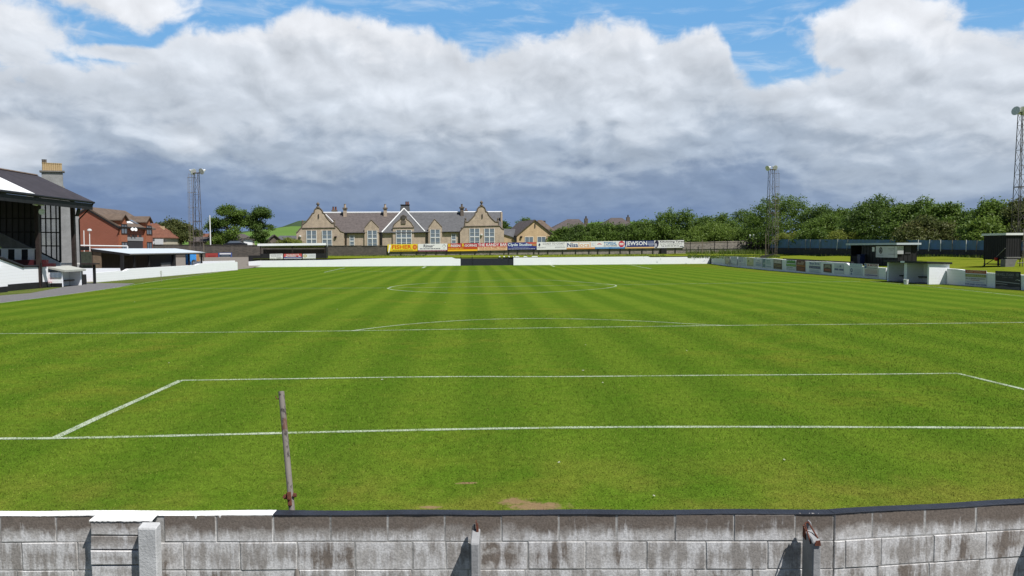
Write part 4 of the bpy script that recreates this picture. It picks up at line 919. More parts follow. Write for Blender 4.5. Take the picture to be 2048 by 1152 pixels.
m_ = MB(); q0, q1 = atX(23, 525, XC), atX(46, 534, XC); m_.tube(atX(-60, 494, XC)+Vector((.0, 0, .05)), q1+Vector((0, 0, .05)), .12, 6); m_.tube(q1+Vector((0, 0, .05)), atX(92, 532.2, XC)+Vector((0, 0, .02)), .09, 6); m_.build('coping', m_black, st)
PN = PL((-32.9, 40), (-32.9, 60))
wpoly(PN, [(-80, 592), (-80, 536), (0, 537), (15.5, 537.2), (15.5, 575), (0, 580)], m_wash, 'buttress', .9)
wpoly(PN, [(-80, 605), (-80, 580), (0, 574), (15.6, 572.5), (15.6, 584.5), (0, 590)], m_black, 'buttress_plinth', .95, -.05)
m_ = MB(); m_.tube((XC+.2, atX(77, 500, XC).y-.05, .2), (XC+.2, atX(77, 500, XC).y-.05, 2), .05, 6); m_.build('conduit', m_black, st)
# lamps under the eave
for px, ln in ((72, 9), (84, 9)):
    q = atX(px, 407, XE-.3); t = thing('floodlamp', q, 'small square floodlamp under the grandstand eave, %s of the pair' % ('nearer the open end' if px == 84 else 'farther from the open end'), 'lamp', 'floodlamps under the grandstand eave')
    m_ = MB(); m_.prism([q+Vector(v) for v in ((.0, -.22, -.16), (.12, -.22, .16), (.12, .22, .16), (.0, .22, -.16))], (-.14, 0, .04)); m_.build('housing', m_lamp, t)
    m_ = MB(); m_.prism([q+Vector(v) for v in ((.012, -.18, -.13), (.116, -.18, .13), (.116, .18, .13), (.012, .18, -.13))], (.012, 0, 0)); m_.build('lens', m_lens, t)
    m_ = MB(); m_.tube(q+Vector((-.05, 0, .1)), q+Vector((-.1, 0, .45)), .03, 5); m_.build('bracket', m_black, t)
q = atX(80.5, 423, XC+.2); t = thing('loudspeaker', q, 'small pale horn loudspeaker on the nearer stand column', 'loudspeaker'); MB().lathe(q, (.8, -.6, -.1), [(-.1, .05), (.05, .08), (.22, .24), (.24, .24)], 10).build('horn', m_lamp, t)
q = atX(155, 425, XC+.25); t = thing('floodlamp', q, 'dark tilted floodlamp on the column at the open end of the grandstand', 'lamp', 'floodlamps under the grandstand eave')
m_ = MB(); m_.prism([q+Vector(v) for v in ((-.1, -.2, -.3), (.08, -.2, .35), (.08, .2, .35), (-.1, .2, -.3))], (.1, 0, -.03)); m_.build('housing', m_black, t)
m_ = MB(); m_.tube(q+Vector((-.4, 0, -.3)), q+Vector((.05, 0, -.28)), .03, 5); m_.build('bracket', m_black, t)

# ------------------------------------------------------------------ left dugout, chair, gate
XD = -32.3; fl, frr = atX(130, 541, XD), atX(172, 537, XD); Y0, Y1 = fl.y, frr.y; bl_p = atY(94, 533, Y0)
zt = (fl.z+frr.z)/2
dg = thing('dugout', (XD-.6, (Y0+Y1)/2, 0), 'small white dugout with a pale flat roof beside the grandstand wall', 'dugout')
m_ = MB(); m_.prism([(XD, Y0, zt), (XD, Y0, zt-.17), (bl_p.x, Y0, bl_p.z-.17), (bl_p.x, Y0, bl_p.z)], (0, Y1-Y0, 0)); m_.build('roof', m_concd if False else mat('dugout_roof', (.42, .43, .40), .8, .1, 2.), dg, bevel=.01)
zs = zt-.18
m_ = MB(); m_.box(-33.55, -32.62, Y0+.12, Y0+.28, 0, zs); m_.build('side_wall', m_wash, dg); m_ = MB(); m_.box(-33.55, -32.62, Y1-.3, Y1-.14, 0, zs); m_.build('side_wall', m_wash, dg)
m_ = MB(); m_.box(-33.7, -33.56, Y0+.1, Y1-.1, 0, zs); m_.build('back_wall', m_wash, dg)
m_ = MB(); m_.box(-33.5, -32.62, Y0+.06, Y0+.117, 0, .33); m_.build('plinth', m_black, dg)
m_ = MB(); m_.box(-33.5, -32.62, Y0+.06, Y0+.117, zs-.42, zs-.04); m_.build('side_window', m_glass, dg)
m_ = MB(); m_.box(-33.54, -33.1, Y0+.3, Y1-.32, .42, .5); m_.build('bench', m_plyd, dg)
for k in (.35, .95): m_ = MB(); yy = Y0+(Y1-Y0)*k-.15; m_.prism([(-33.54, yy, 0), (-33.0, yy, 0), (-33.15, yy, .41), (-33.54, yy, .41)], (0, .15, 0)); m_.build('leg', m_wash, dg)
q = gp(96, 575); ch = thing('chair', (q.x, q.y, 0), 'single red backed chair left by the grandstand plinth', 'chair')
m_ = MB(); m_.box(q.x-.2, q.x+.22, q.y-.2, q.y+.2, .40, .44); m_.build('seat', m_red, ch); m_ = MB(); m_.prism([(q.x-.24, q.y-.2, .55), (q.x-.24, q.y+.2, .55), (q.x-.30, q.y+.2, .84), (q.x-.30, q.y-.2, .84)], (.03, 0, 0)); m_.build('backrest', m_red, ch)
for a, b_ in ((-.2, -.18), (-.2, .18), (.2, -.18), (.2, .18)): m_ = MB(); m_.tube((q.x+a*1.1, q.y+b_*1.1, 0), (q.x+a, q.y+b_, .41 if a > 0 else .6), .014, 6); m_.build('leg', m_black, ch)
g1, g2 = gp(189.5, 567.5), gp(163, 570)
gc_ = thing('gateway', (g1.x, g1.y, 0), 'thin flat canopy on dark posts between the small dugout and the left white wall', 'gateway')
zt_ = atY(189, 529, g1.y).z
for g in (g1, g2): m_ = MB(); m_.box(g.x-.09, g.x+.09, g.y-.09, g.y+.09, 0, zt_-.02); m_.build('post', m_black, gc_)
a, b_ = atY(128, 526.5, g1.y), atY(194, 528.5, g1.y); m_ = MB(); m_.box(a.x, b_.x, g1.y-.45, g1.y+.5, zt_, zt_+.12); m_.build('canopy', m_brown, gc_); m_ = MB(); m_.box(a.x, g1.x-.9, g1.y-.5, g1.y-.46, zt_+.02, zt_+.16); m_.build('fascia', m_copw, gc_)
q = gp(167.5, 569); MBq = MB(); MBq.lathe((q.x, q.y, 0), (0, 0, 1), [(0, .22), (.3, .24), (.85, .22), (.88, .2)], 12); tag(MBq.build('drum', m_black, loc=(q.x, q.y, 0)), 'black drum standing by the gateway post beside the small dugout', 'drum')

# ------------------------------------------------------------------ left white walls
PLW = PL((-34.05, 70.06), (-33.2, 106.2))
wallprism(PLW, [(192, 545.5), (242, 541.5), (246, 542.6), (252, 541), (258, 537.6), (300, 535.2), (345, 532.8), (392, 530.2), (400, 527.2), (430, 525.6), (473, 523.6), (475, 524)], .3, 'perimeter_wall', m_wash, 'white painted wall along the left touchline in front of the long open shelter', group=G_W)
PLW2 = PL((-35.6, 68), (-35.2, 84)); wallprism(PLW2, [(166, 536.5), (240, 536.2), (241, 540)], .25, 'perimeter_wall', m_wash, 'short taller white wall between the gateway and the open shelter', group=G_W)
q = gp(322.5, 563); s_ = thing('marker_post', (q.x, q.y, 0), 'thin pale marker post with a small grey box on the left touchline verge', 'post'); MB().tube((q.x, q.y, 0), (q.x, q.y, .72), .028, 6).build('stake', m_steely, s_); MB().box(q.x-.07, q.x+.07, q.y-.06, q.y+.06, .66, 1.0).build('box', m_lamp, s_)

# ------------------------------------------------------------------ long open shelter on the left
XS = -35.5; n0, n1 = atX(258, 507, XS), atX(410, 501.6, XS); YA, YB = n0.y, n1.y; bA = atY(182, 497, YA); zf = 2.66
sh = thing('open_shelter', (XS-1.9, (YA+YB)/2, 0), 'long open shelter with a pale sloping roof on dark posts along the left touchline', 'shelter')
m_ = MB(); m_.prism([(XS, YA, n0.z), (XS, YA, n0.z-.12), (bA.x, YA, bA.z-.12), (bA.x, YA, bA.z)], (0, YB-YA, 0)); m_.build('roof', m_felt, sh)
m_ = MB(); m_.prism([(XS+.03, YA-.06, n0.z-.02), (XS+.03, YA-.06, n0.z-.24), (bA.x, YA-.06, bA.z-.28), (bA.x, YA-.06, bA.z-.02)], (0, .05, 0)); m_.box(XS+.01, XS+.05, YA, YB, n0.z-.24, n0.z-.03); m_.build('fascia', m_btimber, sh)
m_ = MB(); m_.tube((XS+.12, YA, n0.z-.1), (XS+.12, YB, n0.z-.1), .05, 6); m_.build('gutter', m_concd, sh)
m_ = MB(); m_.box(bA.x, bA.x+.1, YA+.1, YA+(YB-YA)*.62, 0, bA.z-.15); m_.build('back_wall', m_plyd, sh); MB().box(bA.x, bA.x+.1, YA+.1+(YB-YA)*.625, YA+(YB-YA)*.985, 0, bA.z-.15).build('back_wall', m_dglass, sh)
m_ = MB(); m_.box(bA.x+.12, XS-2.9, YA+.1, YA+.2, 0, bA.z-.2); m_.build('side_wall', m_ply, sh)
for px in (186, 243.5, 267.5, 297, 346, 377.5, 402.5):
    q = atX(px, 500, XS-.25) if px > 200 else Vector((bA.x+.2, YA+.3, 0)); w_ = .14 if px in (243.5, 346) else .09
    m_ = MB(); m_.box(q.x-w_, q.x+w_, q.y-w_, q.y+w_, 0, n0.z-.14); m_.build('post', m_btimber, sh)
q = atX(330, 525, XS-.45); m_ = MB(); m_.box(q.x-.05, q.x+.05, q.y-1.2, q.y+1.5, .85, 1.42); tag(m_.build('grey_panel', m_concd, loc=(q.x, q.y, .2)), 'grey board propped inside the open shelter', 'board')
q = atX(385, 507, XS-2.2); t = thing('tarpaulin', (q.x, q.y, 0), 'bright blue plastic sheet hanging at the far end of the open shelter', 'tarpaulin')
a, b_ = atX(371, 505, XS-2.3), atX(390, 505, XS-2.3); m_ = MB(); n = 10
for i in range(n):
    u0, u1 = i/n, (i+1)/n; A_ = a.lerp(b_, u0); B_ = a.lerp(b_, u1); w0, w1 = .18*math.sin(i*2.1), .18*math.sin((i+1)*2.1)
    m_.prism([(A_.x+w0, A_.y, .9), (B_.x+w1, B_.y, .9), (B_.x+w1, B_.y, 2.75), (A_.x+w0, A_.y, 2.75)], (-.03, 0, 0))
m_.build('sheet', m_bluec, t)
q = atX(398, 512, XS-2.0); m_ = MB(); a, b_ = atX(392, 510, XS-2.3), atX(401, 510, XS-2.3); m_.prism([(a.x, a.y, .8), (b_.x, b_.y, .8), (b_.x-.3, b_.y, 2.5), (a.x-.3, a.y+1, 2.5)], (-.08, 0, 0)); tag(m_.build('ochre_board', m_ochre, loc=(a.x, a.y, .8)), 'ochre timber board leaning beside the blue sheet in the shelter', 'board')
q = atX(388, 516, XS-1.2); m_ = MB(); m_.lathe((q.x, q.y, .9), (0, 0, 1), [(0, .3), (.3, .38), (.55, .3), (.7, .1)], 9); tag(m_.build('white_sack', m_copw, loc=(q.x, q.y, .9)), 'white sack lying by the blue sheet in the shelter', 'sack')
PLL = PL((-36.3, 98), (-36.0, 112)); wallprism(PLL, [(386, 523), (470, 521)], .2, 'low_wall', m_wash, 'low white inner wall behind the far end of the left touchline wall')
# goal frame stored behind, green screen wall, banners
Yg = 103.6; pa, pb_ = atY(125.5, 490.5, Yg), atY(255, 492.5, Yg); pf = atY(130, 530, Yg)
gf = thing('goal_frame', (pf.x, Yg, 0), 'white goal frame stored behind the grandstand in front of a green net screen', 'goal')
MB().tube(pa, pb_, .09, 8).build('crossbar', m_white2, gf); MB().tube(pf-Vector((-.2, 0, .9)), pa, .09, 8).build('upright', m_white2, gf); MB().tube(pb_-Vector((0, 0, 2.6)), pb_, .09, 8).build('upright', m_white2, gf)
MB().tube(atY(124, 501.5, Yg+.6), atY(146, 501.5, Yg+.6), .05, 6).build('side_bar', m_white2, gf)
gs = thing('green_screen', atY(180, 520, Yg+1.2), 'dull green net screen behind the stored goal frame', 'screen')
a, b_ = atY(126, 503, Yg+1.2), atY(196, 503, Yg+1.2); MB().prism([(a.x, a.y, 0), (b_.x, b_.y, 0), b_, a], (0, .1, 0)).build('netting', mat('green_net', (.062, .075, .055), .9, .35, 2.5, bump=.3), gs)
a, b_ = atY(153, 493, Yg+1.4), atY(178, 493, Yg+1.4); MB().prism([(a.x, a.y, 2.9), (b_.x, b_.y, 2.9), b_, a], (0, .1, 0)).build('dark_panel', m_black, gs)
def banner(x0, x1, y0, y1, label, build):
    C = board_frame(PB, -.35, [(x0, y0), (x1, y0-.3), (x1, y1-.3), (x0, y1)]); return board(label, C, build[0], build[1], 'banners on the dark stone wall', .03, 'banner', 'banner')
banner(411, 435.5, 506.5, 518.5, 'red banner with darker red lettering on the dark stone wall', ((.34, .045, .045), [('rect', .03, .05, .97, .95, (.36, .06, .055)), ('print', .2, .3, .85, .7, 1, (.22, .03, .03)), ('rect', .03, .03, .97, .07, (.45, .15, .13))]))
banner(436.5, 464, 505.5, 517.6, 'blue edged banner with two white stripes next to the red banner', ((.07, .11, .30), [('rect', .09, .28, .90, .66, (.035, .05, .07)), ('rect', .10, .72, .92, .93, (.8, .8, .8)), ('rect', .03, .06, .86, .28, (.8, .8, .8)), ('print', .2, .4, .8, .56, 1, (.2, .24, .27))]))
fp = PB.p(421, 489, .9); t = thing('flagpole', (fp.x, fp.y, 0), 'plain white flagpole behind the dark stone wall', 'flagpole'); MB().tube((fp.x, fp.y, .5), PB.p(419.5, 430.5, .9), .13, 8, .09).build('pole', m_white2, t)

# ------------------------------------------------------------------ black covered enclosure behind the far wall
en = thing('covered_enclosure', PF.p(585, 520, 2), 'black timber enclosure with a white roof edge and adverts, behind the far wall', 'shelter')
OF, OB = .75, 3.9
def fp_(px, py, o): return PF.p(px, py, o)
a, b_ = fp_(514.7, 487.4, OF), fp_(652, 486, OF); h_ = .37
m_ = MB(); m_.prism([a, b_, b_-Vector((0, 0, h_)), a-Vector((0, 0, h_))], -PF.n*.06); m_.build('fascia', m_white, en)
e = fp_(657.2, 492.6, OB)-b_; e.z = -.55
m_ = MB(); sd_ = -PF.n*(OB-OF); m_.prism([a+Vector((0, 0, -.02))-PF.n*.07, b_+Vector((0, 0, -.02))-PF.n*.07, b_+sd_+Vector((0, 0, -.6)), a+sd_+Vector((0, 0, -.6))], (0, 0, -.08)); m_.build('roof', m_felt, en)
zg_ = hb(a.x, a.y)
sL, sR = PF.at(520, 500, OF)[0], PF.at(651.5, 500, OF)[0]
m_ = MB(); 
for i in range(64):
    s0 = sL+(sR-sL)*i/64; m_.obox(PF.A, PF.u, -PF.n, (s0+.01, s0+(sR-sL)/64-.012), (OB-.1, OB-.04), (zg_, a.z-.95))
m_.build('back_boarding', m_btimber, en)
m_ = MB(); m_.prism([PF.w(sR, zg_-.2, OF+.1), PF.w(sR, b_.z-h_, OF+.1), PF.w(sR, b_.z-.75, OB), PF.w(sR, zg_-.2, OB)], PF.u*.08); m_.build('end_wall', m_btimber, en)
zl = PF.at(560, 507.3, OF)[1]
m_ = MB(); m_.obox(PF.A, PF.u, -PF.n, (sL, sR-.01), (OF+.1, OF+.18), (zg_-.2, zl)); m_.build('front_boarding', m_black, en)
m_ = MB(); s0, s1 = PF.at(496.5, 510, OF)[0], sL-.02; m_.obox(PF.A, PF.u, -PF.n, (s0, s1), (OF+.1, OF+.18), (0, zl-.28)); m_.build('low_boarding', m_black, en)
for px in (520.6, 584.5, 650): s_ = PF.at(px, 500, OF)[0]; m_ = MB(); m_.obox(PF.A, PF.u, -PF.n, (s_-.08, s_+.08), (OF+.19, OF+.33), (zg_, a.z-h_)); m_.build('post', m_brown, en)
m_ = MB(); m_.obox(PF.A, PF.u, -PF.n, (sL, sR), (OF+1.6, OF+1.7), (a.z-.75, a.z-.62)); m_.build('roof_beam', m_brown, en)
GE = 'adverts on the front of the black enclosure'
def ebord(x0, x1, label, base, items): C = board_frame(PF, OF+.08, [(x0, 507.9), (x1, 507.4), (x1, 519.4), (x0, 519.9)]); board(label, C, base, items, GE, .02, 'wall_advert', 'advert')
ebord(539.5, 565.6, 'white advert with three lines of grey print on the black enclosure', WHT, [('text', 'MARSDEN MOTORS', .06, .76, .94, .90, (.18, .18, .22), True), ('text', 'MEASURED SERVICE', .12, .56, .86, .68, (.25, .25, .30), True), ('print', .08, .12, .40, .42, 2, (.5, .5, .55)), ('print', .52, .10, .90, .46, 2, (.22, .22, .25))])
ebord(567.6, 603.4, 'red white and blue banded advert on the black enclosure', (.62, .10, .10), [('rect', 0, 0, 1, .48, (.06, .08, .30)), ('rect', 0, .08, 1, .30, (.68, .70, .74)), ('poly', [(.08, .60), (.2, .74), (.8, .74), (.98, .56), (.9, .52), (.1, .52)], (.72, .70, .70)), ('text', 'MILLER MOTOR', .14, .76, .86, .96, (.75, .70, .70), True), ('text', 'SERVICES', .2, .56, .72, .70, (.45, .05, .06), True), ('print', .06, .13, .94, .26, 1, (.10, .14, .42)), ('print', .16, .36, .84, .46, 1, (.35, .4, .6)), ('rect', .70, .52, .82, .72, (.55, .05, .05))])
ebord(605.6, 631.5, 'plain white advert with a gold ring emblem on the black enclosure', (.70, .72, .76), [('disc', .18, .66, .14, .26, (.45, .38, .12)), ('disc', .18, .66, .085, .16, (.60, .58, .45)), ('print', .5, .5, .95, .85, 3, (.60, .62, .66)), ('text', '0845 337 3000', .1, .06, .94, .2, (.25, .27, .30), True)])

# ================================================================== SCHOOL
SA, SBp = atY(595, 500, 166.), atY(1008, 500, 171.5)
PS_ = PL(SA[:2], SBp[:2])
sch = thing('school_building', PS_.w(22, 1.4), 'long sandstone school with curved gables, slate roof, tall windows and chimneys', 'school')
def spoly(px, name, m, off, th, par=sch, lab=None):
    P = [PS_.p(a, b_, off) for a, b_ in px]; return MB().prism(P, -PS_.n*th).build(name, m, par, label=lab)
ZB = 500
LG = [(594.5, ZB), (592.5, 466), (596, 463), (599, 459), (603, 455), (605, 449), (612, 444), (618, 437), (623, 430), (624.5, 427), (628, 426), (628.6, 421), (631, 417.5), (636, 415.7), (641, 417.5), (644.5, 421.5), (646, 426), (649.5, 427.5), (651, 432), (658, 440.7), (663.5, 446), (669, 447), (669, 451.5), (673, 453), (677, 457), (681, 462.5), (688, 465), (688, ZB)]
RG = [(920.5, ZB), (920, 462.5), (924, 457.5), (929, 452.5), (929.6, 444.5), (936, 444), (944, 436.5), (949.7, 430), (951, 424.3), (954, 423.3), (954.8, 418), (958, 414), (963, 412.3), (967.8, 414), (970.6, 418.5), (971.5, 423.3), (974.7, 423.8), (977, 430), (983, 437), (990, 443.5), (997, 444.3), (997.5, 450.5), (1001, 454), (1004, 457.4), (1008, 459), (1008, ZB)]
lgo = spoly(LG, 'curved_gable', m_sand, -.35, .5); rgo = spoly(RG, 'curved_gable', m_sand, -.35, .5)
spoly([(688, ZB), (688, 464.5), (920, 462.5), (920, ZB)], 'front_wall', m_sand, .1, .4)
def trim(px, name, par, off, r=.16, m=m_sandd): 
    q = MB(); P = [PS_.p(a, b_, off) for a, b_ in px]; q.path(P, r, 6); return q.build(name, m, par)
trim(LG[1:-1], 'coping', lgo, -.3); trim(RG[1:-1], 'coping', rgo, -.3)
trim([(604, 456.3), (671, 455.3)], 'string_course', lgo, -.38, .13); trim([(928, 452.8), (999, 451.5)], 'string_course', rgo, -.38, .13)
for px, py, g in ((636, 415.7, lgo), (963, 412.3, rgo)): 
    q = PS_.p(px, py, -.1); MB().lathe(q, (0, 0, 1), [(0, .42), (.25, .40), (.3, .2), (.55, .16), (.65, .34), (.9, .36), (1.1, .2), (1.25, .06)], 10).build('finial', m_sandd, g)
for px, g in ((637, lgo), (964.5, rgo)): 
    q0, q1 = PS_.p(px, 428.5, -.4), PS_.p(px, 436, -.4); MB().tube(q0, q1, .14, 6).build('slit_vent', m_grnd, g)
for px, py, g in ((605.5, 446.5, lgo), (668.5, 444.5, lgo), (931, 441.5, rgo), (996, 441.5, rgo)): MB().lathe(PS_.p(px, py+2.5, -.1), (0, 0, 1), [(0, .3), (.3, .28), (.45, .14), (.6, .24), (.85, .2), (1.0, .04)], 8).build('finial', m_sandd, g)
# roofs
RIDGE = 6.5
def quadroof(name, A_, m, th=.18, par=sch): 
    return MB().prism(A_, (0, 0, -th)).build(name, m, par)
rl_, rr_ = PS_.p(640, 425.8, RIDGE), PS_.p(1003, 424.2, RIDGE); el_, er_ = PS_.p(650, 465.3, -.25), PS_.p(1003, 462.3, -.25)
bk = -PS_.n*13.2
em_, rm_ = PS_.p(812, 464, -.25), PS_.p(812, 425, RIDGE); mroof = MB(); mroof.prism([el_, em_, rm_, rl_], (0, 0, -.2)); mroof.prism([em_, er_, rr_, rm_], (0, 0, -.2), 1); bl2, br2 = el_+bk, er_+bk; mroof.prism([rl_, rr_, br2, bl2], (0, 0, -.2)); roofo = mroof.build('roof', [m_slate2, m_slate], sch)
MB().tube(rl_+Vector((0, 0, .05)), rr_+Vector((0, 0, .05)), .17, 6).build('ridge', m_white2, roofo)
# gable wings: pitched roofs running back from the curved gables
for (xl, yl), (xa, ya), (xr, yr) in (((606, 455), (637, 425.3), (672, 454.5)), ((930, 452), (963.5, 422.5), (1000, 452))):
    l, a, r = PS_.p(xl, yl, .15), PS_.p(xa, ya, .15), PS_.p(xr, yr, .15); k = -PS_.n*11
    q = MB(); q.prism([l, a, a+k, l+k], (0, 0, -.2)); q.prism([a, r, r+k, a+k], (0, 0, -.2)); q.build('wing_roof', m_slate, sch)
vl, vr = PS_.p(651, 428.5, 1.2), PS_.p(669.5, 447, .6); MB().tube(vl, vr, .11, 6).build('valley_flashing', m_white2, sch)
trim([(688, 466.2), (730, 465.9)], 'gutter', sch, -.3, .12, m_black); trim([(758, 465.6), (786, 465.4)], 'gutter', sch, -.3, .12, m_black); trim([(828, 465), (857, 464.6)], 'gutter', sch, -.3, .12, m_black); trim([(885, 464.2), (920, 463.8)], 'gutter', sch, -.3, .12, m_black)
for px in (692.3, 762.5, 853.5, 919): q0, q1 = PS_.p(px, 466, -.15), PS_.p(px, 499, -.15); MB().tube(q0, q1, .13 if px != 762.5 else .26, 6).build('drainpipe', m_black, sch)
# central hipped roof
ap_, l, r = PS_.p(807.8, 417.3, 4.5), PS_.p(763.5, 465.2, -.4), PS_.p(850, 463.8, -.4); kb = -PS_.n*10
q = MB(); q.prism([l, r, ap_], (0, 0, -.15)); q.prism([l, ap_, ap_+kb*.35, l+kb], (0, 0, -.15)); q.prism([ap_, r, r+kb, ap_+kb*.35], (0, 0, -.15)); hip = q.build('hipped_roof', m_slate, sch)
MB().tube(l+Vector((0, 0, .08)), ap_+Vector((0, 0, .08)), .13, 6).tube(r+Vector((0, 0, .08)), ap_+Vector((0, 0, .08)), .13, 6).build('hip_flashing', m_white2, hip)
# dormer gables
def dormer(px, name='dormer_gable'):
    o = spoly(px, name, m_sand, -.25, .5); ins = px[1:-1]; trim(ins, 'coping', o, -.2, .13); return o
d1 = dormer([(729, ZB), (729, 456), (735.5, 447.5), (742.6, 439.6), (750, 447), (758, 455.6), (758.8, ZB)]); d2 = dormer([(857, ZB), (857, 455), (863, 446.5), (869, 438.2), (876.5, 446), (884, 454.3), (885, ZB)])
dc = dormer([(785.5, ZB), (785.5, 455), (788, 449), (793, 444.5), (797, 441.2), (801, 438.5), (801.5, 433), (806.8, 430), (812.3, 433), (813, 438.5), (817.5, 441.4), (822, 445.5), (825, 450.5), (828, 454.5), (828, ZB)], 'ornate_gable')
for px, l_, r_, ap2, o in ((d1, (730, 456), (758, 455.5), (742.6, 441), 0), (d2, (858, 455), (884, 454), (869, 440), 0)):
    a, b_, c = PS_.p(*l_, .2), PS_.p(*r_, .2), PS_.p(*ap2, .2); k = -PS_.n*4.2
    q = MB(); q.prism([a, c, c+k, a+k], (0, 0, -.1)); q.prism([c, b_, b_+k, c+k], (0, 0, -.1)); q.build('dormer_roof', m_slate2, px)
q = PS_.p(806.8, 434.8, -.32); MB().lathe(q, PS_.n, [(0, .52), (.1, .55), (.12, .42)], 14).build('roundel', m_grnd, dc); MB().prism([PS_.p(802, 441.5, -.3), PS_.p(812, 441.3, -.3), PS_.p(811.5, 447.5, -.3), PS_.p(802.5, 447.7, -.3)], PS_.n*.1).build('carved_panel', m_sandd, dc)
trim([(785.5, 455.5), (828, 455)], 'string_course', dc, -.28, .12)
def window(x0, x1, y0, y1, lights, off, par, transom=.46, rows=4):
    s0, z1 = PS_.at(x0, y0, off); s1, z0 = PS_.at(x1, y1, off); A_ = PS_.A-PS_.n*off; n = PS_.n
    fr_ = MB(); pn = MB(); w_ = .10
    pn.prism([A_+PS_.u*s0+Vector((0, 0, z0)), A_+PS_.u*s1+Vector((0, 0, z0)), A_+PS_.u*s1+Vector((0, 0, z1)), A_+PS_.u*s0+Vector((0, 0, z1))], n*.03)
    ne = -n
    for i in range(lights+1):
        s_ = s0+(s1-s0)*i/lights; fr_.obox(A_, PS_.u, ne, (s_-w_*(.75 if 0 < i < lights else .55), s_+w_*(.75 if 0 < i < lights else .55)), (-.1, -.031), (z0, z1))
    zt_ = z1-(z1-z0)*transom
    for i in range(lights):
        a0, a1 = s0+(s1-s0)*i/lights+.1, s0+(s1-s0)*(i+1)/lights-.1
        for k in range(rows+1):
            zz = z0+(z1-z0)*k/rows; hw = .03
            fr_.obox(A_, PS_.u, ne, (a0, a1), (-.085, -.032), (max(z0, zz-hw*.8), min(z1, zz+hw*.8)))
        fr_.obox(A_, PS_.u, ne, (a0, a1), (-.092, -.033), (zt_-.07, zt_+.07))
    f = fr_.build('window', m_white2, par); pn.build('pane', m_glass, f)
    return f
for x0, x1 in ((613, 633.3), (644.3, 664)): window(x0, x1, 461, 494+4, 2, -.38, lgo)
for x0, x1 in ((939.3, 959), (968.7, 988.7)): window(x0, x1, 457, 492, 2, -.38, rgo)
window(735, 754.3, 461, 495, 2, -.28, d1); window(860.7, 880, 459, 493, 2, -.28, d2); window(792.3, 823, 460, 494, 3, -.28, dc)
window(699.5, 708.5, 471, 495, 1, .08, sch); window(903, 911.8, 468, 493, 1, .08, sch)
# chimneys
def chimney(px, yb, yt, w, name, m, pots, off, potm=None, d=1.0, cap=True, par=sch):
    q = PS_.p(px, yb, off); top_ = PS_.p(px, yt, off).z; c = MB(); c.obox((q.x, q.y), PS_.u, PS_.n, (-w/2, w/2), (-d/2, d/2), (q.z-.6, top_-.35)); o = c.build(name, m, par)
    c = MB(); c.obox((q.x, q.y), PS_.u, PS_.n, (-w/2-.16, w/2+.16), (-d/2-.16, d/2+.16), (top_-.347, top_)); c.build('cap', m_sandd, o)
    for dx_, h_, r_ in pots: p_ = q+PS_.u*dx_; MB().lathe((p_.x, p_.y, top_), (0, 0, 1), [(0, r_*1.15), (.12, r_), (h_*.8, r_*.85), (h_, r_*1.05)], 10).build('pot', potm or m_tile, o)
chimney(669, 426, 420, 1.0, 'chimney', m_sandd, ((-.25, .75, .22), (.3, .75, .22)), 7.5)
chimney(690.2, 430.5, 415.5, .75, 'chimney', m_sand, ((0, .85, .25),), 5.6, m_sand); chimney(770.5, 430, 415.2, .75, 'chimney', m_sand, ((0, .8, .25),), 5.6, m_sand); chimney(923.8, 427.5, 414, .75, 'chimney', m_sandd, ((0, .7, .24),), 5.6, m_sandd)
chimney(932, 424, 420.6, .45, 'chimney', m_sandd, ((0, .5, .16),), 7.5)
q0 = PS_.p(810, 425, 7.4); tz = PS_.p(810, 411, 7.4).z; c = MB(); u, n = PS_.u, PS_.n
def ringq(z, a, b_, dd): return [q0+u*a+n*dd+Vector((0, 0, z-q0.z)), q0+u*b_+n*dd+Vector((0, 0, z-q0.z)), q0+u*b_-n*dd+Vector((0, 0, z-q0.z)), q0+u*a-n*dd+Vector((0, 0, z-q0.z))]
k0, k1 = ringq(q0.z-.8, -1.3, 1.25, .9), ringq(tz, -.95, 1.0, .7); c.poly(k0[::-1]); c.poly(k1)
for i in range(4): c.poly([k0[i], k0[(i+1) % 4], k1[(i+1) % 4], k1[i]])
big = c.build('chimney', m_slate, sch); c = MB(); c.obox((q0.x, q0.y), u, n, (-1.05, 1.1), (-.8, .8), (tz+.003, tz+.2)); c.build('cap', m_black, big)
for dx_ in (.3, .75): MB().lathe((q0.x+dx_, q0.y, tz+.2), (0, 0, 1), [(0, .24), (.12, .2), (.6, .18), (.7, .22)], 10).build('pot', m_tile, big)
q0, q1 = PS_.p(1003.5, 425, 3), PS_.p(1003.5, 458, .4); MB().prism([PS_.p(1001.5, 424, 3), PS_.p(1005, 424, 3), PS_.p(1005, 460, 3), PS_.p(1001.5, 460, 3)], -PS_.n*.8).build('end_skew', m_sand, sch)
for px, py in ((671, 472), (963, 468), (600, 471)): q = PS_.p(px, py, -.5); MB().lathe(q, (0, 0, -1), [(0, .1), (.1, .3), (.3, .28), (.5, .1)], 8).build('wall_lamp', m_lamp if px != 671 else m_brown, sch)

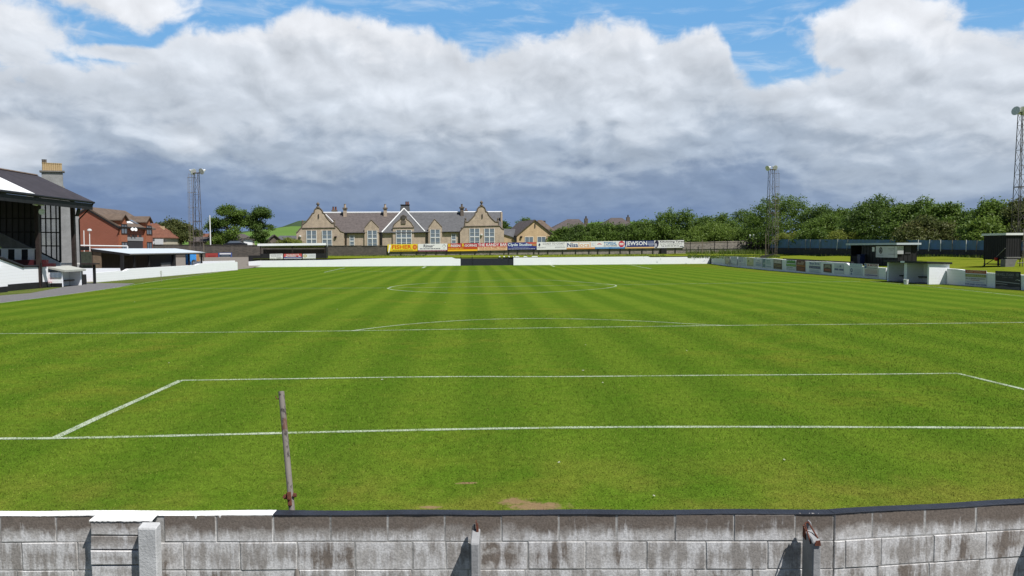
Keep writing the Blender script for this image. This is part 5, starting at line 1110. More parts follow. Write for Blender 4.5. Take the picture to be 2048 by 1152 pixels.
# ================================================================== OTHER BUILDINGS
def gable_house(label, pl, off, eL, apx, eR, depth, wallm, roofm, cat='house', ext=.4, name='house', zb=0.0, bevel=None):
    """gable end faces the viewer on plane pl; eaves left/right and apex in pixels"""
    L, A_, R_ = [pl.p(a, b_, off) for a, b_ in (eL, apx, eR)]; n = -pl.n
    t = thing(name, Vector((A_.x, A_.y, zb)), label, cat)
    MB().prism([(L.x, L.y, zb), L, A_, R_, (R_.x, R_.y, zb)], n*depth).build('wall', wallm, t)
    dl = (A_-L).normalized(); dr_ = (A_-R_).normalized(); q = MB()
    for e_, d_ in ((L, dl), (R_, dr_)):
        P = [e_-d_*ext+pl.n*.3, A_+pl.n*.3, A_+n*(depth+.3), e_-d_*ext+n*(depth+.3)]; P = [p_+Vector((0, 0, .03)) for p_ in P]; q.prism(P, (0, 0, .2))
    rf = q.build('roof', roofm, t); return t, rf, (L, A_, R_)
def hip_house(label, px0, px1, yb, ye, yr, rl0, rl1, Y, depth, wallm, roofm, name='house', zb=0.):
    """eaves line px0-px1 at ye, ridge between rl0 and rl1 at yr"""
    pl = PL((-100, Y), (100, Y+8)); e0, e1 = pl.p(px0, ye), pl.p(px1, ye); n = -pl.n
    r0, r1 = pl.p(rl0, yr, depth/2), pl.p(rl1, yr, depth/2); t = thing(name, Vector(((e0.x+e1.x)/2, e0.y, zb)), label, 'house')
    w0, w1 = e0+pl.u*.3, e1-pl.u*.3
    MB().prism([(w0.x, w0.y, zb), (w1.x, w1.y, zb), (w1.x, w1.y, e1.z), (w0.x, w0.y, e0.z)], n*depth).build('wall', wallm, t)
    b0, b1 = e0+n*(depth+.3), e1+n*(depth+.3); e0 = e0+pl.n*.35; e1 = e1+pl.n*.35; q = MB()
    for P in ([e0, e1, r1, r0], [b1, b0, r0, r1], [e1, b1, r1], [b0, e0, r0]): q.prism(P, (0, 0, .15))
    rf = q.build('roof', roofm, t); return t, rf, pl
def wins(t, pl, off, L, par=None, m=m_glass):
    for x0, x1, y0, y1 in L:
        a, b_ = pl.p(x0, y0, off), pl.p(x1, y1, off); n = pl.n; u = pl.u; s0, s1 = pl.at(x0, y0, off)[0], pl.at(x1, y1, off)[0]
        fr_ = MB(); A_ = pl.A-pl.n*off; k = .09
        for sa, sb, za, zb_ in ((s0, s0+k, b_.z, a.z), (s1-k, s1, b_.z, a.z), (s0+k, s1-k, a.z-k, a.z), (s0+k, s1-k, b_.z, b_.z+k), ((s0+s1)/2-k*.5, (s0+s1)/2+k*.5, b_.z+k, a.z-k)): fr_.obox(A_, u, n, (sa, sb), (.02, .09), (za, zb_))
        f = fr_.build('window', m_white2 if m is m_glass else m_brown, t); pn = MB(); pn.obox(A_, u, n, (s0+.02, s1-.02), (.0, .03), (b_.z+.02, a.z-.02)); pn.build('pane', m_glass, f)
PM = PL(atY(1030, 500, 176)[:2], atY(1107, 500, 178)[:2])
t, rf, _ = gable_house('pale yellow stone house with a plain pointed gable to the right of the school', PM, 0, (1033.5, 471), (1069.3, 441), (1107, 470.8), 13, m_sandy, m_tilec, zb=0)
wins(t, PM, 0, [(1049.5, 1066.5, 473.5, 488), (1074.5, 1091.5, 473.3, 488)])
MB().tube(PM.p(1070, 447.5, -.05), PM.p(1070, 455, -.05), .13, 6).build('slit_vent', m_grnd, t)
for px in (1042.5, 1099): MB().lathe(PM.p(px, 472, -.2), (0, 0, -1), [(0, .1), (.1, .3), (.3, .28), (.5, .1)], 8).build('wall_lamp', m_brown, t)
PA = PL(atY(1008, 500, 174)[:2], atY(1035, 500, 174)[:2])
t = thing('annex', PA.p(1020, 497), 'low grey roofed annex between the school and the yellow stone house', 'annex')
MB().prism([PA.p(1004, 499), PA.p(1034, 499), PA.p(1034, 480), PA.p(1025.5, 475), PA.p(1008, 468.5), PA.p(1004, 468)], -PA.n*.3).build('wall', m_sandy, t)
MB().prism([PA.p(1006, 468.7, -.2), PA.p(1027, 475.4, -.2), PA.p(1031, 459.5, 5), PA.p(1006, 458.6, 5)], (0, 0, .15)).build('roof', m_slate, t)
MB().prism([PA.p(1025, 475.5, -.1), PA.p(1033.5, 471.5, -.1), PA.p(1033.5, 484, -.1), PA.p(1031, 484, -.1)], PA.n*.2).build('roof_end', m_btimber, t)
for lab, a in (('bungalow with a wide brown hipped roof and a dark chimney beyond the yellow house', (1100, 1182, 476, 461, 439.3, 1135, 1158, 205, 12)), ('farther bungalow with a brown hipped roof rising above the bushes, chimney at its right', (1208, 1266, 476, 452, 436.6, 1222, 1244, 215, 12))):
    t, rf, pl = hip_house(lab, a[0], a[1], a[2], a[3], a[4], a[5], a[6], a[7], a[8], m_harl, m_tilec, name='bungalow')
    cx = a[6]+ (14 if a[0] == 1100 else 12); q = pl.p(cx, a[3]-8, 6); z1 = pl.p(cx, a[4]-2.2, 6).z; c = MB(); c.box(q.x-.5, q.x+.5, q.y-.5, q.y+.5, q.z-1.5, z1); o = c.build('chimney', m_sandd, rf); MB().lathe((q.x, q.y, z1), (0, 0, 1), [(0, .26), (.7, .2)], 8).build('pot', m_grnd, o)
t, rf, pl = hip_house('low brown roofed house behind the yellow stone house gable', 1066, 1110, 476, 462, 441.3, 1076, 1084, 200, 10, m_harl, m_tileb)
q = pl.p(1088, 452, 5); c = MB(); c.box(q.x-.4, q.x+.4, q.y-.4, q.y+.4, q.z-1, pl.p(1088, 441.5, 5).z); c.build('chimney', m_grnd, rf)
# left: brick building with dormers
xb, yb_ = atY(236, 470, 115).x, 115.; PG = PL((xb-12, yb_), (xb, yb_)); PFc = PL((xb, yb_), (xb, yb_+12))
eR, apx = PG.p(235.5, 453), PG.p(173, 416.5); hw_ = eR.x-apx.x; L_ = atX(305, 470, xb).y-yb_
brk = thing('brick_building', (apx.x, yb_, 0), 'red brick building with two front dormers and a brown tiled roof, behind the grandstand', 'building')
eL = Vector((apx.x-hw_, yb_, eR.z)); MB().prism([(eL.x, yb_, 0), eL, apx, eR, (eR.x, yb_, 0)], (0, L_, 0)).build('wall', m_brick, brk)
q = MB()
for e_ in (eR, eL):
    d_ = (e_-apx).normalized(); P = [e_+d_*.5+Vector((0, -.08, .04)), apx+Vector((0, -.08, .04)), apx+Vector((0, L_+.3, .04)), e_+d_*.5+Vector((0, L_+.3, .04))]; q.prism(P, (0, 0, .22))
brf = q.build('roof', m_tileb, brk)
q = MB(); d_ = (eR-apx).normalized()
for e_ in (eR, eL): d_ = (e_-apx).normalized(); q.prism([apx+Vector((0, -.14, -.22)), apx+Vector((0, -.14, .03)), e_+d_*.5+Vector((0, -.14, .03)), e_+d_*.5+Vector((0, -.14, -.22))], (0, .05, 0))
q.build('bargeboard', m_black, brf)
sl = (apx.z-eR.z)/hw_
def rz(x): return eR.z+(eR.x-x)*sl
for lab, pl_, pa_, pr_ in ((1, (240.2, 440.5), (247, 430), (254.6, 441.7)), (2, (290, 444.8), (296.8, 434.2), (302.5, 446.2))):
    xf = xb+.35; a, c, b_ = [atX(px, py, xf) for px, py in (pl_, pa_, pr_)]; b_ = Vector((xf, b_.y, a.z))
    bay = MB(); bay.prism([(xf, a.y+.15, 0), (xf, a.y+.15, a.z), (xf, c.y, c.z-.12), (xf, b_.y-.15, a.z), (xf, b_.y-.15, 0)], (-1.2, 0, 0)); by = bay.build('dormer_bay', mat('orange_brick', (.36, .135, .075), .9, .12, 3.), brk)
    xr_ = eR.x-(c.z-eR.z)/sl; xe_ = eR.x-(a.z-eR.z)/sl
    q = MB(); q.prism([(xf+.3, a.y-.1, a.z-.05), (xf+.3, c.y, c.z), (xr_, c.y, c.z), (xe_, a.y-.1, a.z-.05)], (0, 0, .14)); q.prism([(xf+.3, b_.y+.1, a.z-.05), (xf+.3, c.y, c.z), (xr_, c.y, c.z), (xe_, b_.y+.1, a.z-.05)], (0, 0, .14)); q.build('dormer_roof', m_tileb, by)
    q = MB(); q.prism([(xf-.1, a.y+.16, a.z-1.8), (xf-.1, a.y+.16, a.z), (xe_, a.y+.16, a.z)], (0, .06, 0)); q.build('dormer_cheek', m_black, by)
    for zt_, zb_ in ((c.z-1.35, c.z-2.85), (c.z-4.05, c.z-5.5)):
        yc = c.y; f = MB(); w_ = .95
        for y0, y1, z0, z1 in ((yc-w_, yc-w_+.1, zb_, zt_), (yc+w_-.1, yc+w_, zb_, zt_), (yc-w_+.1, yc+w_-.1, zt_-.1, zt_), (yc-w_+.1, yc+w_-.1, zb_, zb_+.1), (yc-.05, yc+.05, zb_+.1, zt_-.1)): f.box(xf+.01, xf+.08, y0, y1, z0, z1)
        fo = f.build('window', m_brown, by); MB().box(xf, xf+.03, yc-w_+.05, yc+w_-.05, zb_+.05, zt_-.05).build('pane', m_glass, fo)
q0, q1 = atX(253.5, 477, xb), atX(284.5, 491, xb); 
o = MB().box(xb+.02, xb+.10, q0.y, q1.y, q1.z-1, q0.z-.35).build('garage_opening', m_dglass, brk); MB().box(xb+.02, xb+.16, q0.y-.1, q1.y+.1, q0.z-.347, q0.z+.25).build('lintel', m_conc, o)  # solid dark slab stands in for the shade inside the opening
for px in (256, 265, 271, 280): q = atX(px, 473.5, xb); f = MB().box(xb+.01, xb+.07, q.y-.42, q.y+.42, q.z-.3, q.z+.3).build('window', m_brown, brk)
for px, py in ((264, 458.5), (270.5, 459)): q = atX(px, py, xb+.5); MB().lathe(q, (.8, -.5, .3), [(0, .05), (.04, .22), (.09, .30), (.1, .28)], 12).build('satellite_dish', m_white2, brk)
for px in (252.5, 259.5, 270): 
    q = atX(px, 446.5, xb-.9); y_ = q.y; x1, x0 = xb-.55, xb-1.5; MB().prism([(x1, y_-.5, rz(x1)+.3), (x1, y_+.5, rz(x1)+.3), (x0, y_+.5, rz(x0)+.3), (x0, y_-.5, rz(x0)+.3)], (0, 0, .06)).build('skylight', m_white2 if px != 270 else m_glass, brf)
m_ = MB(); m_.tube(atX(238, 453.5, xb+.45), atX(304, 456.5, xb+.45), .07, 6); m_.build('gutter', m_black, brk)
# roughcast building with the big chimney
rd = Vector((ratio(158), 1, 0)).normalized(); gq = atY(158, 470, 83); PH = PL((gq.x-rd.y*17, gq.y+rd.x*-17*-1*-1), (gq.x, gq.y))
PH = PL((gq - Vector((rd.y, -rd.x, 0))*17)[:2], gq[:2])
hb_ = thing('roughcast_building', PH.p(120, 500), 'tall grey roughcast gable with a wide chimney and yellow pots behind the grandstand', 'building')
P = [PH.p(*q) for q in ((157.8, 430), (128, 372), (70, 372), (20, 430))]; b0, b1 = PH.w(PH.L, 0), Vector((P[3].x, P[3].y, 0))
MB().prism([b0]+P+[b1], -PH.n*.9).build('gable_wall', m_harl, hb_)
q = MB(); back = rd*9
for a, b_ in ((P[0], P[1]), (P[3], P[2])): q.prism([a-PH.n*.9, b_-PH.n*.9, b_+back, a+back], (0, 0, -.2))
q.prism([P[1]-PH.n*.9, P[2]-PH.n*.9, P[2]+back, P[1]+back], (0, 0, -.2)); q.build('roof', m_slate, hb_)
cA, cB = PH.p(84.5, 390), PH.p(127, 390); zt_ = PH.p(105, 344.5).z
o = MB().prism([cA, cB, Vector((cB.x, cB.y, zt_)), Vector((cA.x, cA.y, zt_))], -PH.n*1.0).build('chimney', m_harl, hb_)
u_ = (cB-cA); u_.z = 0; u_.normalize(); MB().prism([cA-u_*.18+PH.n*.16+Vector((0, 0, zt_-cA.z)), cB+u_*.18+PH.n*.16+Vector((0, 0, zt_-cA.z)), cB+u_*.18-PH.n*1.16+Vector((0, 0, zt_-cA.z)), cA-u_*.18-PH.n*1.16+Vector((0, 0, zt_-cA.z))], (0, 0, .14)).build('cap', m_concd, o)
m_pot = mat('buff_chimney_pot', (.46, .34, .19), .8, .15, 6.)
for i in range(9):
    f = (i+.5)/9; p_ = cA.lerp(cB, .04+.92*f)-PH.n*.5; MB().lathe((p_.x, p_.y, zt_+.14), (0, 0, 1), [(0, .15), (.1, .135), (.75, .12), (.8, .145), (.88, .145)], 10).build('pot', m_pot, o)
    if i < 2: MB().lathe((p_.x, p_.y, zt_+1.03), (0, 0, 1), [(0, .12), (.05, .13), (.28, .13), (.32, .16)], 10).build('cowl', m_sandd, o)
# small houses beyond the left boundary wall
t, rf, pl = hip_house('cream house with a red brown hipped roof between the brick building and the round tree', 296, 336, 497, 476.5, 448, 303, 313, 150, 9, mat('cream_render', (.55, .50, .40), .9, .08, 2.), m_tile)
wins(t, pl, .0, [(306, 310, 478, 488)]); MB().prism([pl.p(310.5, 478, -.4), pl.p(327, 478, -.4), pl.p(327, 495, -.4), pl.p(310.5, 495, -.4)], pl.n*.3).build('conservatory', m_lamp, t)
q = pl.p(321, 457, 4); c = MB(); c.box(q.x-.7, q.x+.7, q.y-.4, q.y+.4, q.z-1, pl.p(321, 452.5, 4).z); c.build('chimney', m_sandy, rf)
hip_house('low house with a dull red roof behind the left floodlight tower', 386, 446, 497, 481, 468.5, 396, 436, 165, 9, m_sandd, m_tile)
t, rf, pl = hip_house('low house with a long grey roof and stone walls behind the flagpole', 374, 432, 497, 484, 475, 380, 428, 158, 8, m_sandd, m_tilec)
t, rf, pl = hip_house('low grey roofed house behind the twin tall trees', 448, 492, 497, 479.5, 469, 452, 488, 168, 9, mat('cream_render', (.55, .50, .40)), m_tilec)
PQ = PL(atY(484, 500, 156)[:2], atY(512, 500, 157)[:2]); gable_house('small white gabled house beside the twin tall trees', PQ, 0, (486.5, 481), (489.5, 478), (505, 480), 8, m_white, m_tilec)
PQ = PL(atY(528, 500, 165)[:2], atY(560, 500, 166)[:2]); gable_house('grey roofed house with stone gable left of the school', PQ, 0, (533, 484), (549, 470.8), (563, 482), 9, m_sandd, m_tilec)
hip_house('house with a grey roof and orange ridge just left of the school', 548, 598, 497, 481, 472.5, 560, 592, 180, 9, m_sandd, m_slate)
car = thing('parked_car', PB.p(468, 489, 4), 'dark parked car half hidden behind the left boundary wall under the twin trees', 'car')
q = PB.p(468, 489, 4); P = [(-2.1, .35), (-2.15, .85), (-1.5, 1.0), (-.8, 1.5), (.9, 1.52), (1.6, 1.05), (2.1, .95), (2.15, .35)]; zc = q.z-.75
MB().prism([(q.x+a, q.y, zc+b_) for a, b_ in P], (0, 1.7, 0)).build('body', mat('dark_car_paint', (.02, .022, .03), .25, .05, 1., bump=0), car, bevel=.06)
MB().prism([(q.x+a, q.y-.01, zc+b_) for a, b_ in ((-1.3, 1.02), (-.75, 1.42), (.85, 1.44), (1.4, 1.06))], (0, .02, 0)).build('side_window', m_glass, car)
for a in (-1.35, 1.35): MB().lathe((q.x+a, q.y-.03, zc+.33), (0, 1, 0), [(0, .2), (.0, .33), (.2, .33)], 14).build('wheel', m_black, car)

# ================================================================== RIGHT SIDE
# white dugout
XDg = 35.95; f0, f1 = atX(1773, 545, XDg), atX(1857, 545, XDg); Y1, Y0 = f0.y, f1.y; zr = atX(1857, 527, XDg).z; xB = rwx(Y0)
dg2 = thing('dugout', ((XDg+xB)/2, (Y0+Y1)/2, 0), 'white brick dugout with a black flat roof and two open bays on the right touchline', 'dugout')
MB().box(XDg+.05, xB+.25, Y0, Y0+.22, 0, zr-.03).build('side_wall', m_wash, dg2); MB().box(XDg+.05, xB+.25, Y1-.22, Y1, 0, zr-.03).build('side_wall', m_wash, dg2)
MB().box(xB-.02, xB+.22, Y0+.221, Y1-.221, 0, zr-.03).build('back_wall', m_wash, dg2)
m_ = MB(); a = Vector((XDg-.2, 0, zr-.02)); m_.prism([(XDg-.22, Y0-.12, zr), (xB+.4, Y0-.12, zr-.07), (xB+.4, Y0-.12, zr+.09), (XDg-.22, Y0-.12, zr+.17)], (0, Y1-Y0+.24, 0)); m_.build('roof', m_black, dg2, bevel=.01)
q = atX(1812, 560, XDg+.1); MB().box(XDg+.04, xB-.03, q.y-.2, q.y+.2, 0, zr-.03).build('pier', m_wash, dg2); MB().box(XDg-.24, XDg-.225, q.y-.28, q.y+.3, zr-.0, zr+.14).build('pier_cap', m_wash, dg2)
for ya, yb2 in ((Y0+.23, q.y-.21), (q.y+.21, Y1-.23)):
    MB().box(xB-.45, xB-.03, ya, yb2, .46, .54).build('bench', m_navy, dg2); MB().box(xB-.4, xB-.03, (ya+yb2)/2-.15, (ya+yb2)/2+.15, 0, .455).build('bench_support', m_wash, dg2)
MB().box(XDg+.05, xB-.03, Y0+.23, Y1-.23, .004, .02).build('floor', m_concd, dg2)
q = gp(1812, 568.5); bk_ = thing('bucket', (q.x, q.y, 0), 'white plastic bucket standing on the turf in front of the right dugout', 'bucket')
bb = MB(); bb.lathe((q.x, q.y, .005), (0, 0, 1), [(0, .14), (.02, .15), (.36, .185), (.38, .195), (.385, .175), (.05, .135)], 16); bb.build('pail', m_white2, bk_); MB().path([(q.x-.19, q.y, .36), (q.x-.16, q.y-.1, .25), (q.x, q.y-.2, .2), (q.x+.16, q.y-.1, .25), (q.x+.19, q.y, .36)], .007).build('handle', m_galv, bk_)
# snack hut on the bank
XH = 41.0; a, b_ = atX(1701, 500, XH), atX(1796, 500, XH); Ya, Yb = a.y, b_.y; zf = hb(XH, Yb)-.05; z0, z1 = atX(1701, 491, XH).z, atX(1796, 489, XH).z; zr = (z0+z1)/2
xR = atY(1834, 500, Yb).x
hut = thing('timber_hut', (XH+1, (Ya+Yb)/2, zf), 'long black timber hut on the bank with a white sign and pale roof edge', 'hut')
MB().box(XH, XH+.08, Yb+.1, Ya-2.3, zf, zr).build('front_wall', m_btimber, hut); MB().box(XH, xR, Yb, Yb+.08, zf, zr).build('end_wall', m_btimber, hut); MB().box(xR-.1, xR, Yb+.1, Ya, zf, zr).build('back_wall', m_btimber, hut); MB().box(XH+.13, xR-.11, Ya-.1, Ya, zf, zr).build('end_wall', m_btimber, hut)
m_ = MB()
for i in range(14): m_.box(XH+.02, XH+.07, Ya-2.28+i*.16, Ya-2.19+i*.16, zf, zf+.95)
m_.build('slatted_rail', m_btimber, hut); MB().box(XH, XH+.12, Ya-.14, Ya, zf, zr).build('corner_post', m_btimber, hut)
m_ = MB(); m_.box(XH-.35, xR+.2, Yb-.35, Ya+.35, zr+.004, zr+.19); m_.build('roof', m_felt, hut)
m_ = MB()
for i in range(11): m_.box(XH-.03+.0, XH-.004, Yb+.12+i*.62, Yb+.16+i*.62, zf, zr-.02)
for i in range(5): m_.box(XH+.15+i*.42, XH+.19+i*.42, Yb-.03, Yb-.004, zf, zr-.02)
m_.build('cover_strips', m_black, hut)
q0, q1 = atX(1752, 492.5, XH-.05), atX(1794, 515.5, XH-.05)
def C(x, y, d): return Vector((XH-.05-d, q0.y+(q1.y-q0.y)*x, q1.z+(q0.z-q1.z)*y))
board('white sign with a dark round crest on the long black hut', C, (.66, .67, .70), [('disc', .24, .62, .085, .29, (.03, .03, .04)), ('disc', .24, .62, .06, .2, (.35, .36, .38)), ('poly', [(.19, .5), (.24, .78), (.29, .5)], (.03, .03, .04)), ('print', .12, .16, .38, .26, 1, (.35, .36, .40)), ('text', 'WELCOME', .60, .72, .88, .82, (.28, .29, .33), False), ('text', 'OPEN', .68, .56, .82, .66, (.35, .36, .40), False), ('print', .60, .24, .92, .36, 1, (.35, .36, .4)), ('rect', .875, 0, .885, 1, (.1, .1, .11))], None, .04, 'sign', 'sign')
q0, q1 = atY(1810, 492, Yb), atY(1821, 508, Yb); f = MB(); f.box(q0.x, q1.x, Yb-.05, Yb-.005, q1.z, q0.z); fo = f.build('serving_hatch', m_dglass, hut); q0, q1 = atX(1797.5, 491.5, XH-.1), atX(1802, 508, XH-.1)
q0 = atY(1802, 492, Yb-.1); MB().box(q0.x-.35, q0.x+.25, Yb-.12, Yb-.08, atY(1802, 508, Yb).z, q0.z).build('hatch_door', mat('grey_panel_paint', (.45, .46, .48), .6, .05, 4.), hut)
q0 = atX(1747, 499, XH-.05); MB().box(XH-.08, XH-.02, q0.y-.2, q0.y+.2, q0.z-.2, q0.z+.25).build('notice', m_white2, hut)
q = atX(1722, 520, XH-.4); bn = thing('wheelie_bin', (q.x, q.y, zf), 'dark blue wheelie bin at the open end of the long black hut', 'bin'); zb2 = hb(q.x, q.y)
m_ = MB(); k0 = [(-.26, -.28), (.26, -.28), (.26, .28), (-.26, .28)]; m_.poly([(q.x+a*.85, q.y+b_*.85, zb2+.08) for a, b_ in k0][::-1]); m_.poly([(q.x+a, q.y+b_, zb2+1.0) for a, b_ in k0])
for i in range(4): a, b_ = k0[i], k0[(i+1) % 4]; m_.poly([(q.x+a[0]*.85, q.y+a[1]*.85, zb2+.08), (q.x+b_[0]*.85, q.y+b_[1]*.85, zb2+.08), (q.x+b_[0], q.y+b_[1], zb2+1.0), (q.x+a[0], q.y+a[1], zb2+1.0)])
m_.build('body', m_bluebin, bn); MB().prism([(q.x-.32, q.y-.3, zb2+1.01), (q.x+.3, q.y-.3, zb2+1.03), (q.x+.3, q.y-.3, zb2+1.1), (q.x-.32, q.y-.3, zb2+1.05)], (0, .6, 0)).build('lid', m_bluebin, bn)
for s_ in (-.2, .2): MB().lathe((q.x+.25, q.y+s_, zb2+.11), (0, 1, 0), [(-.03, .11), (.03, .11)], 10).build('wheel', m_black, bn)
# tall lookout hut on legs
XT = 44.5; n0, n1 = atX(2012, 500, XT), atX(1967, 500, XT); Yn, Yf = n0.y, n1.y; xe = atY(2043, 500, Yn).x; zt_ = atX(2012, 467.5, XT).z; zb3 = atY(2020, 519.5, Yn).z
lk = thing('lookout_hut', ((XT+xe)/2, (Yn+Yf)/2, hb(XT, Yn)), 'tall black timber lookout hut raised on legs with a white roof edge', 'hut')
MB().box(XT, xe, Yn, Yf, zb3, zt_-.12).build('cabin', m_btimber, lk); MB().box(XT-.12, xe+.08, Yn-.12, Yf+.12, zt_-.118, zt_+.06).build('roof', m_white2, lk)
m_ = MB()
for i in range(12): y_ = Yn+.1+i*(Yf-Yn)/12; m_.box(XT-.02, XT-.003, y_, y_+.03, zb3, zt_-.12)
for i in range(6): x_ = XT+.1+i*.21; m_.box(x_, x_+.03, Yn-.02, Yn-.003, zb3, zt_-.12)
m_.build('cover_strips', m_black, lk)
for x_, y_ in ((XT+.08, Yf-.08), (XT+.08, Yn+.9), (xe-.08, Yf-.08), (xe-.06, Yn+.06)): z_ = hb(x_, y_); m_ = MB(); m_.tube((x_, y_, z_-.3), (x_, y_, zb3), .05 if y_ != Yn+.06 else .04, 6); m_.build('leg', m_brown, lk)
a = atX(1968, 528, XT); c = atX(2000, 527, XT); MB().tube((XT+.02, Yf-.05, a.z), (XT+.02, Yn+.5, a.z+.03), .045, 6).build('brace', m_black, lk); MB().tube((XT-.06, Yf+.1, a.z-.25), (XT-.06, Yn+1.05, zb3+.15), .03, 6).build('brace', m_black, lk); MB().tube((XT-.06, Yn+1.0, zb3+.25), (XT-.06, Yn+.02, zb3+.95), .02, 6).build('brace', m_conc, lk)
pq0, pq1 = atY(2011, 514, Yn-.15), atY(2040, 514, Yn-.15); MB().box(pq0.x, pq1.x, Yn-.28, Yn-.02, pq0.z-.1, pq0.z).build('ledge', m_concd, lk)
pc0 = atY(2008, 517, Yn-.1); pc1 = atY(2033, 517, Yn-.1); zg = hb(XT, Yn); pl_ = MB(); pl_.prism([(pc0.x, Yn-.26, zg-.4), (pc0.x, Yn-.26, pc0.z-.06), (pc1.x, Yn-.26, pc0.z-.06), (pc1.x-.15, Yn-.26, zg+.45), (pc1.x-.4, Yn-.26, zg-.4)], (0, .6, 0)); pl_.build('concrete_pier', m_concd, lk, bevel=.02)
MB().tube((xe+.05, Yn-.1, zg), (xe+.05, Yn-.1, zt_+.4), .035, 6).build('pole', m_galv, lk); MB().tube((pc1.x-.05, Yn-.3, zb3-.28), (xe+.5, Yn-.3, zb3-.2), .04, 6).build('handrail', m_galv, lk)
q = atX(1992, 518.5, XT-.15); fb = thing('fire_bucket', q, 'red bucket hanging under the edge of the tall lookout hut', 'bucket'); MB().lathe(q-Vector((0, 0, .14)), (0, 0, 1), [(0, .09), (.02, .10), (.25, .145), (.27, .15), (.27, .13)], 12).build('pail', m_red, fb); MB().path([q+Vector((0, -.14, .12)), q+Vector((0, 0, .28)), q+Vector((0, .14, .12))], .008).build('handle', m_galv, fb)

# ================================================================== TREES
def leafmat(name, c0, c1, c2):
    m, b = begin(name); t = attr('tone'); c = mix(mix(c0, c1, sstep(t, .1, .75)), c2, sstep(t, .78, 1.))
    finish(b, c, .55, spec=.25); tr = m.node_tree.nodes.new('ShaderNodeBsdfTranslucent'); mx = m.node_tree.nodes.new('ShaderNodeMixShader'); mx.inputs[0].default_value = .38
    m.node_tree.links.new(cmul(c, 1.3).s, tr.inputs[0]); m.node_tree.links.new(b.outputs[0], mx.inputs[1]); m.node_tree.links.new(tr.outputs[0], mx.inputs[2])
    m.node_tree.links.new(mx.outputs[0], m.node_tree.nodes['Material Output'].inputs[0]); return m
LM = {'dark': leafmat('dark_leaves', (0.061, 0.104, 0.022), (0.102, 0.164, 0.033), (0.142, 0.192, 0.050)),
      'mid': leafmat('mid_leaves', (0.077, 0.131, 0.023), (0.127, 0.197, 0.034), (0.170, 0.226, 0.054)),
      'light': leafmat('light_leaves', (0.097, 0.153, 0.025), (0.147, 0.215, 0.037), (0.215, 0.265, 0.063)),
      'yellow': leafmat('yellow_leaves', (0.142, 0.176, 0.031), (0.204, 0.238, 0.043), (0.271, 0.289, 0.074)),
      'copper': leafmat('copper_leaves', (0.074, 0.097, 0.027), (0.119, 0.131, 0.041), (0.170, 0.142, 0.057))}
m_bark = mat('bark', (.085, .07, .055), .95, .3, 4., bump=.6, bd=.02)
def leaves(blobs, n, size, seed, per=24, shell=.66):
    n = int(n*1.9); size *= .86
    rg = np.random.default_rng(seed); B = np.array(blobs, float)
    area = (B[:, 3]*B[:, 4]*B[:, 5])**(2/3); pb_ = area/area.sum(); nc = max(4, n//per)
    k = rg.choice(len(B), nc, p=pb_); d = rg.normal(size=(nc, 3)); d /= np.linalg.norm(d, axis=1)[:, None]; d[:, 2] = np.where((d[:, 2] < -.35) & (rg.random(nc) < .6), -d[:, 2], d[:, 2])
    rad = 1-(1-shell)*rg.random(nc)**1.6*1.6; rad *= rg.uniform(.88, 1.06, nc)
    c = B[k, :3]+d*B[k, 3:6]*rad[:, None]; tone_c = rg.random(nc)*.55+rg.random(len(B))[k]*.35
    idx = np.repeat(np.arange(nc), per); N = len(idx); cl = size*1.18
    p_ = c[idx]+rg.normal(size=(N, 3))*cl*np.array([1, 1, .7]); nr = d[idx]*.55+np.array([0, 0, .35])+rg.normal(size=(N, 3))*.75; nr /= np.linalg.norm(nr, axis=1)[:, None]
    a = np.cross(nr, rg.normal(size=(N, 3))); a /= np.linalg.norm(a, axis=1)[:, None]; b_ = np.cross(nr, a); s = size*rg.uniform(.55, 1.25, N)[:, None]
    co = np.stack([p_-a*s*.55, p_+b_*s*.32, p_+a*s*.55, p_-b_*s*.32], 1).astype(np.float32)
    tn = np.clip(tone_c[idx]+rg.normal(size=N)*.06, 0, 1).astype(np.float32)
    return co, np.repeat(tn, 4)
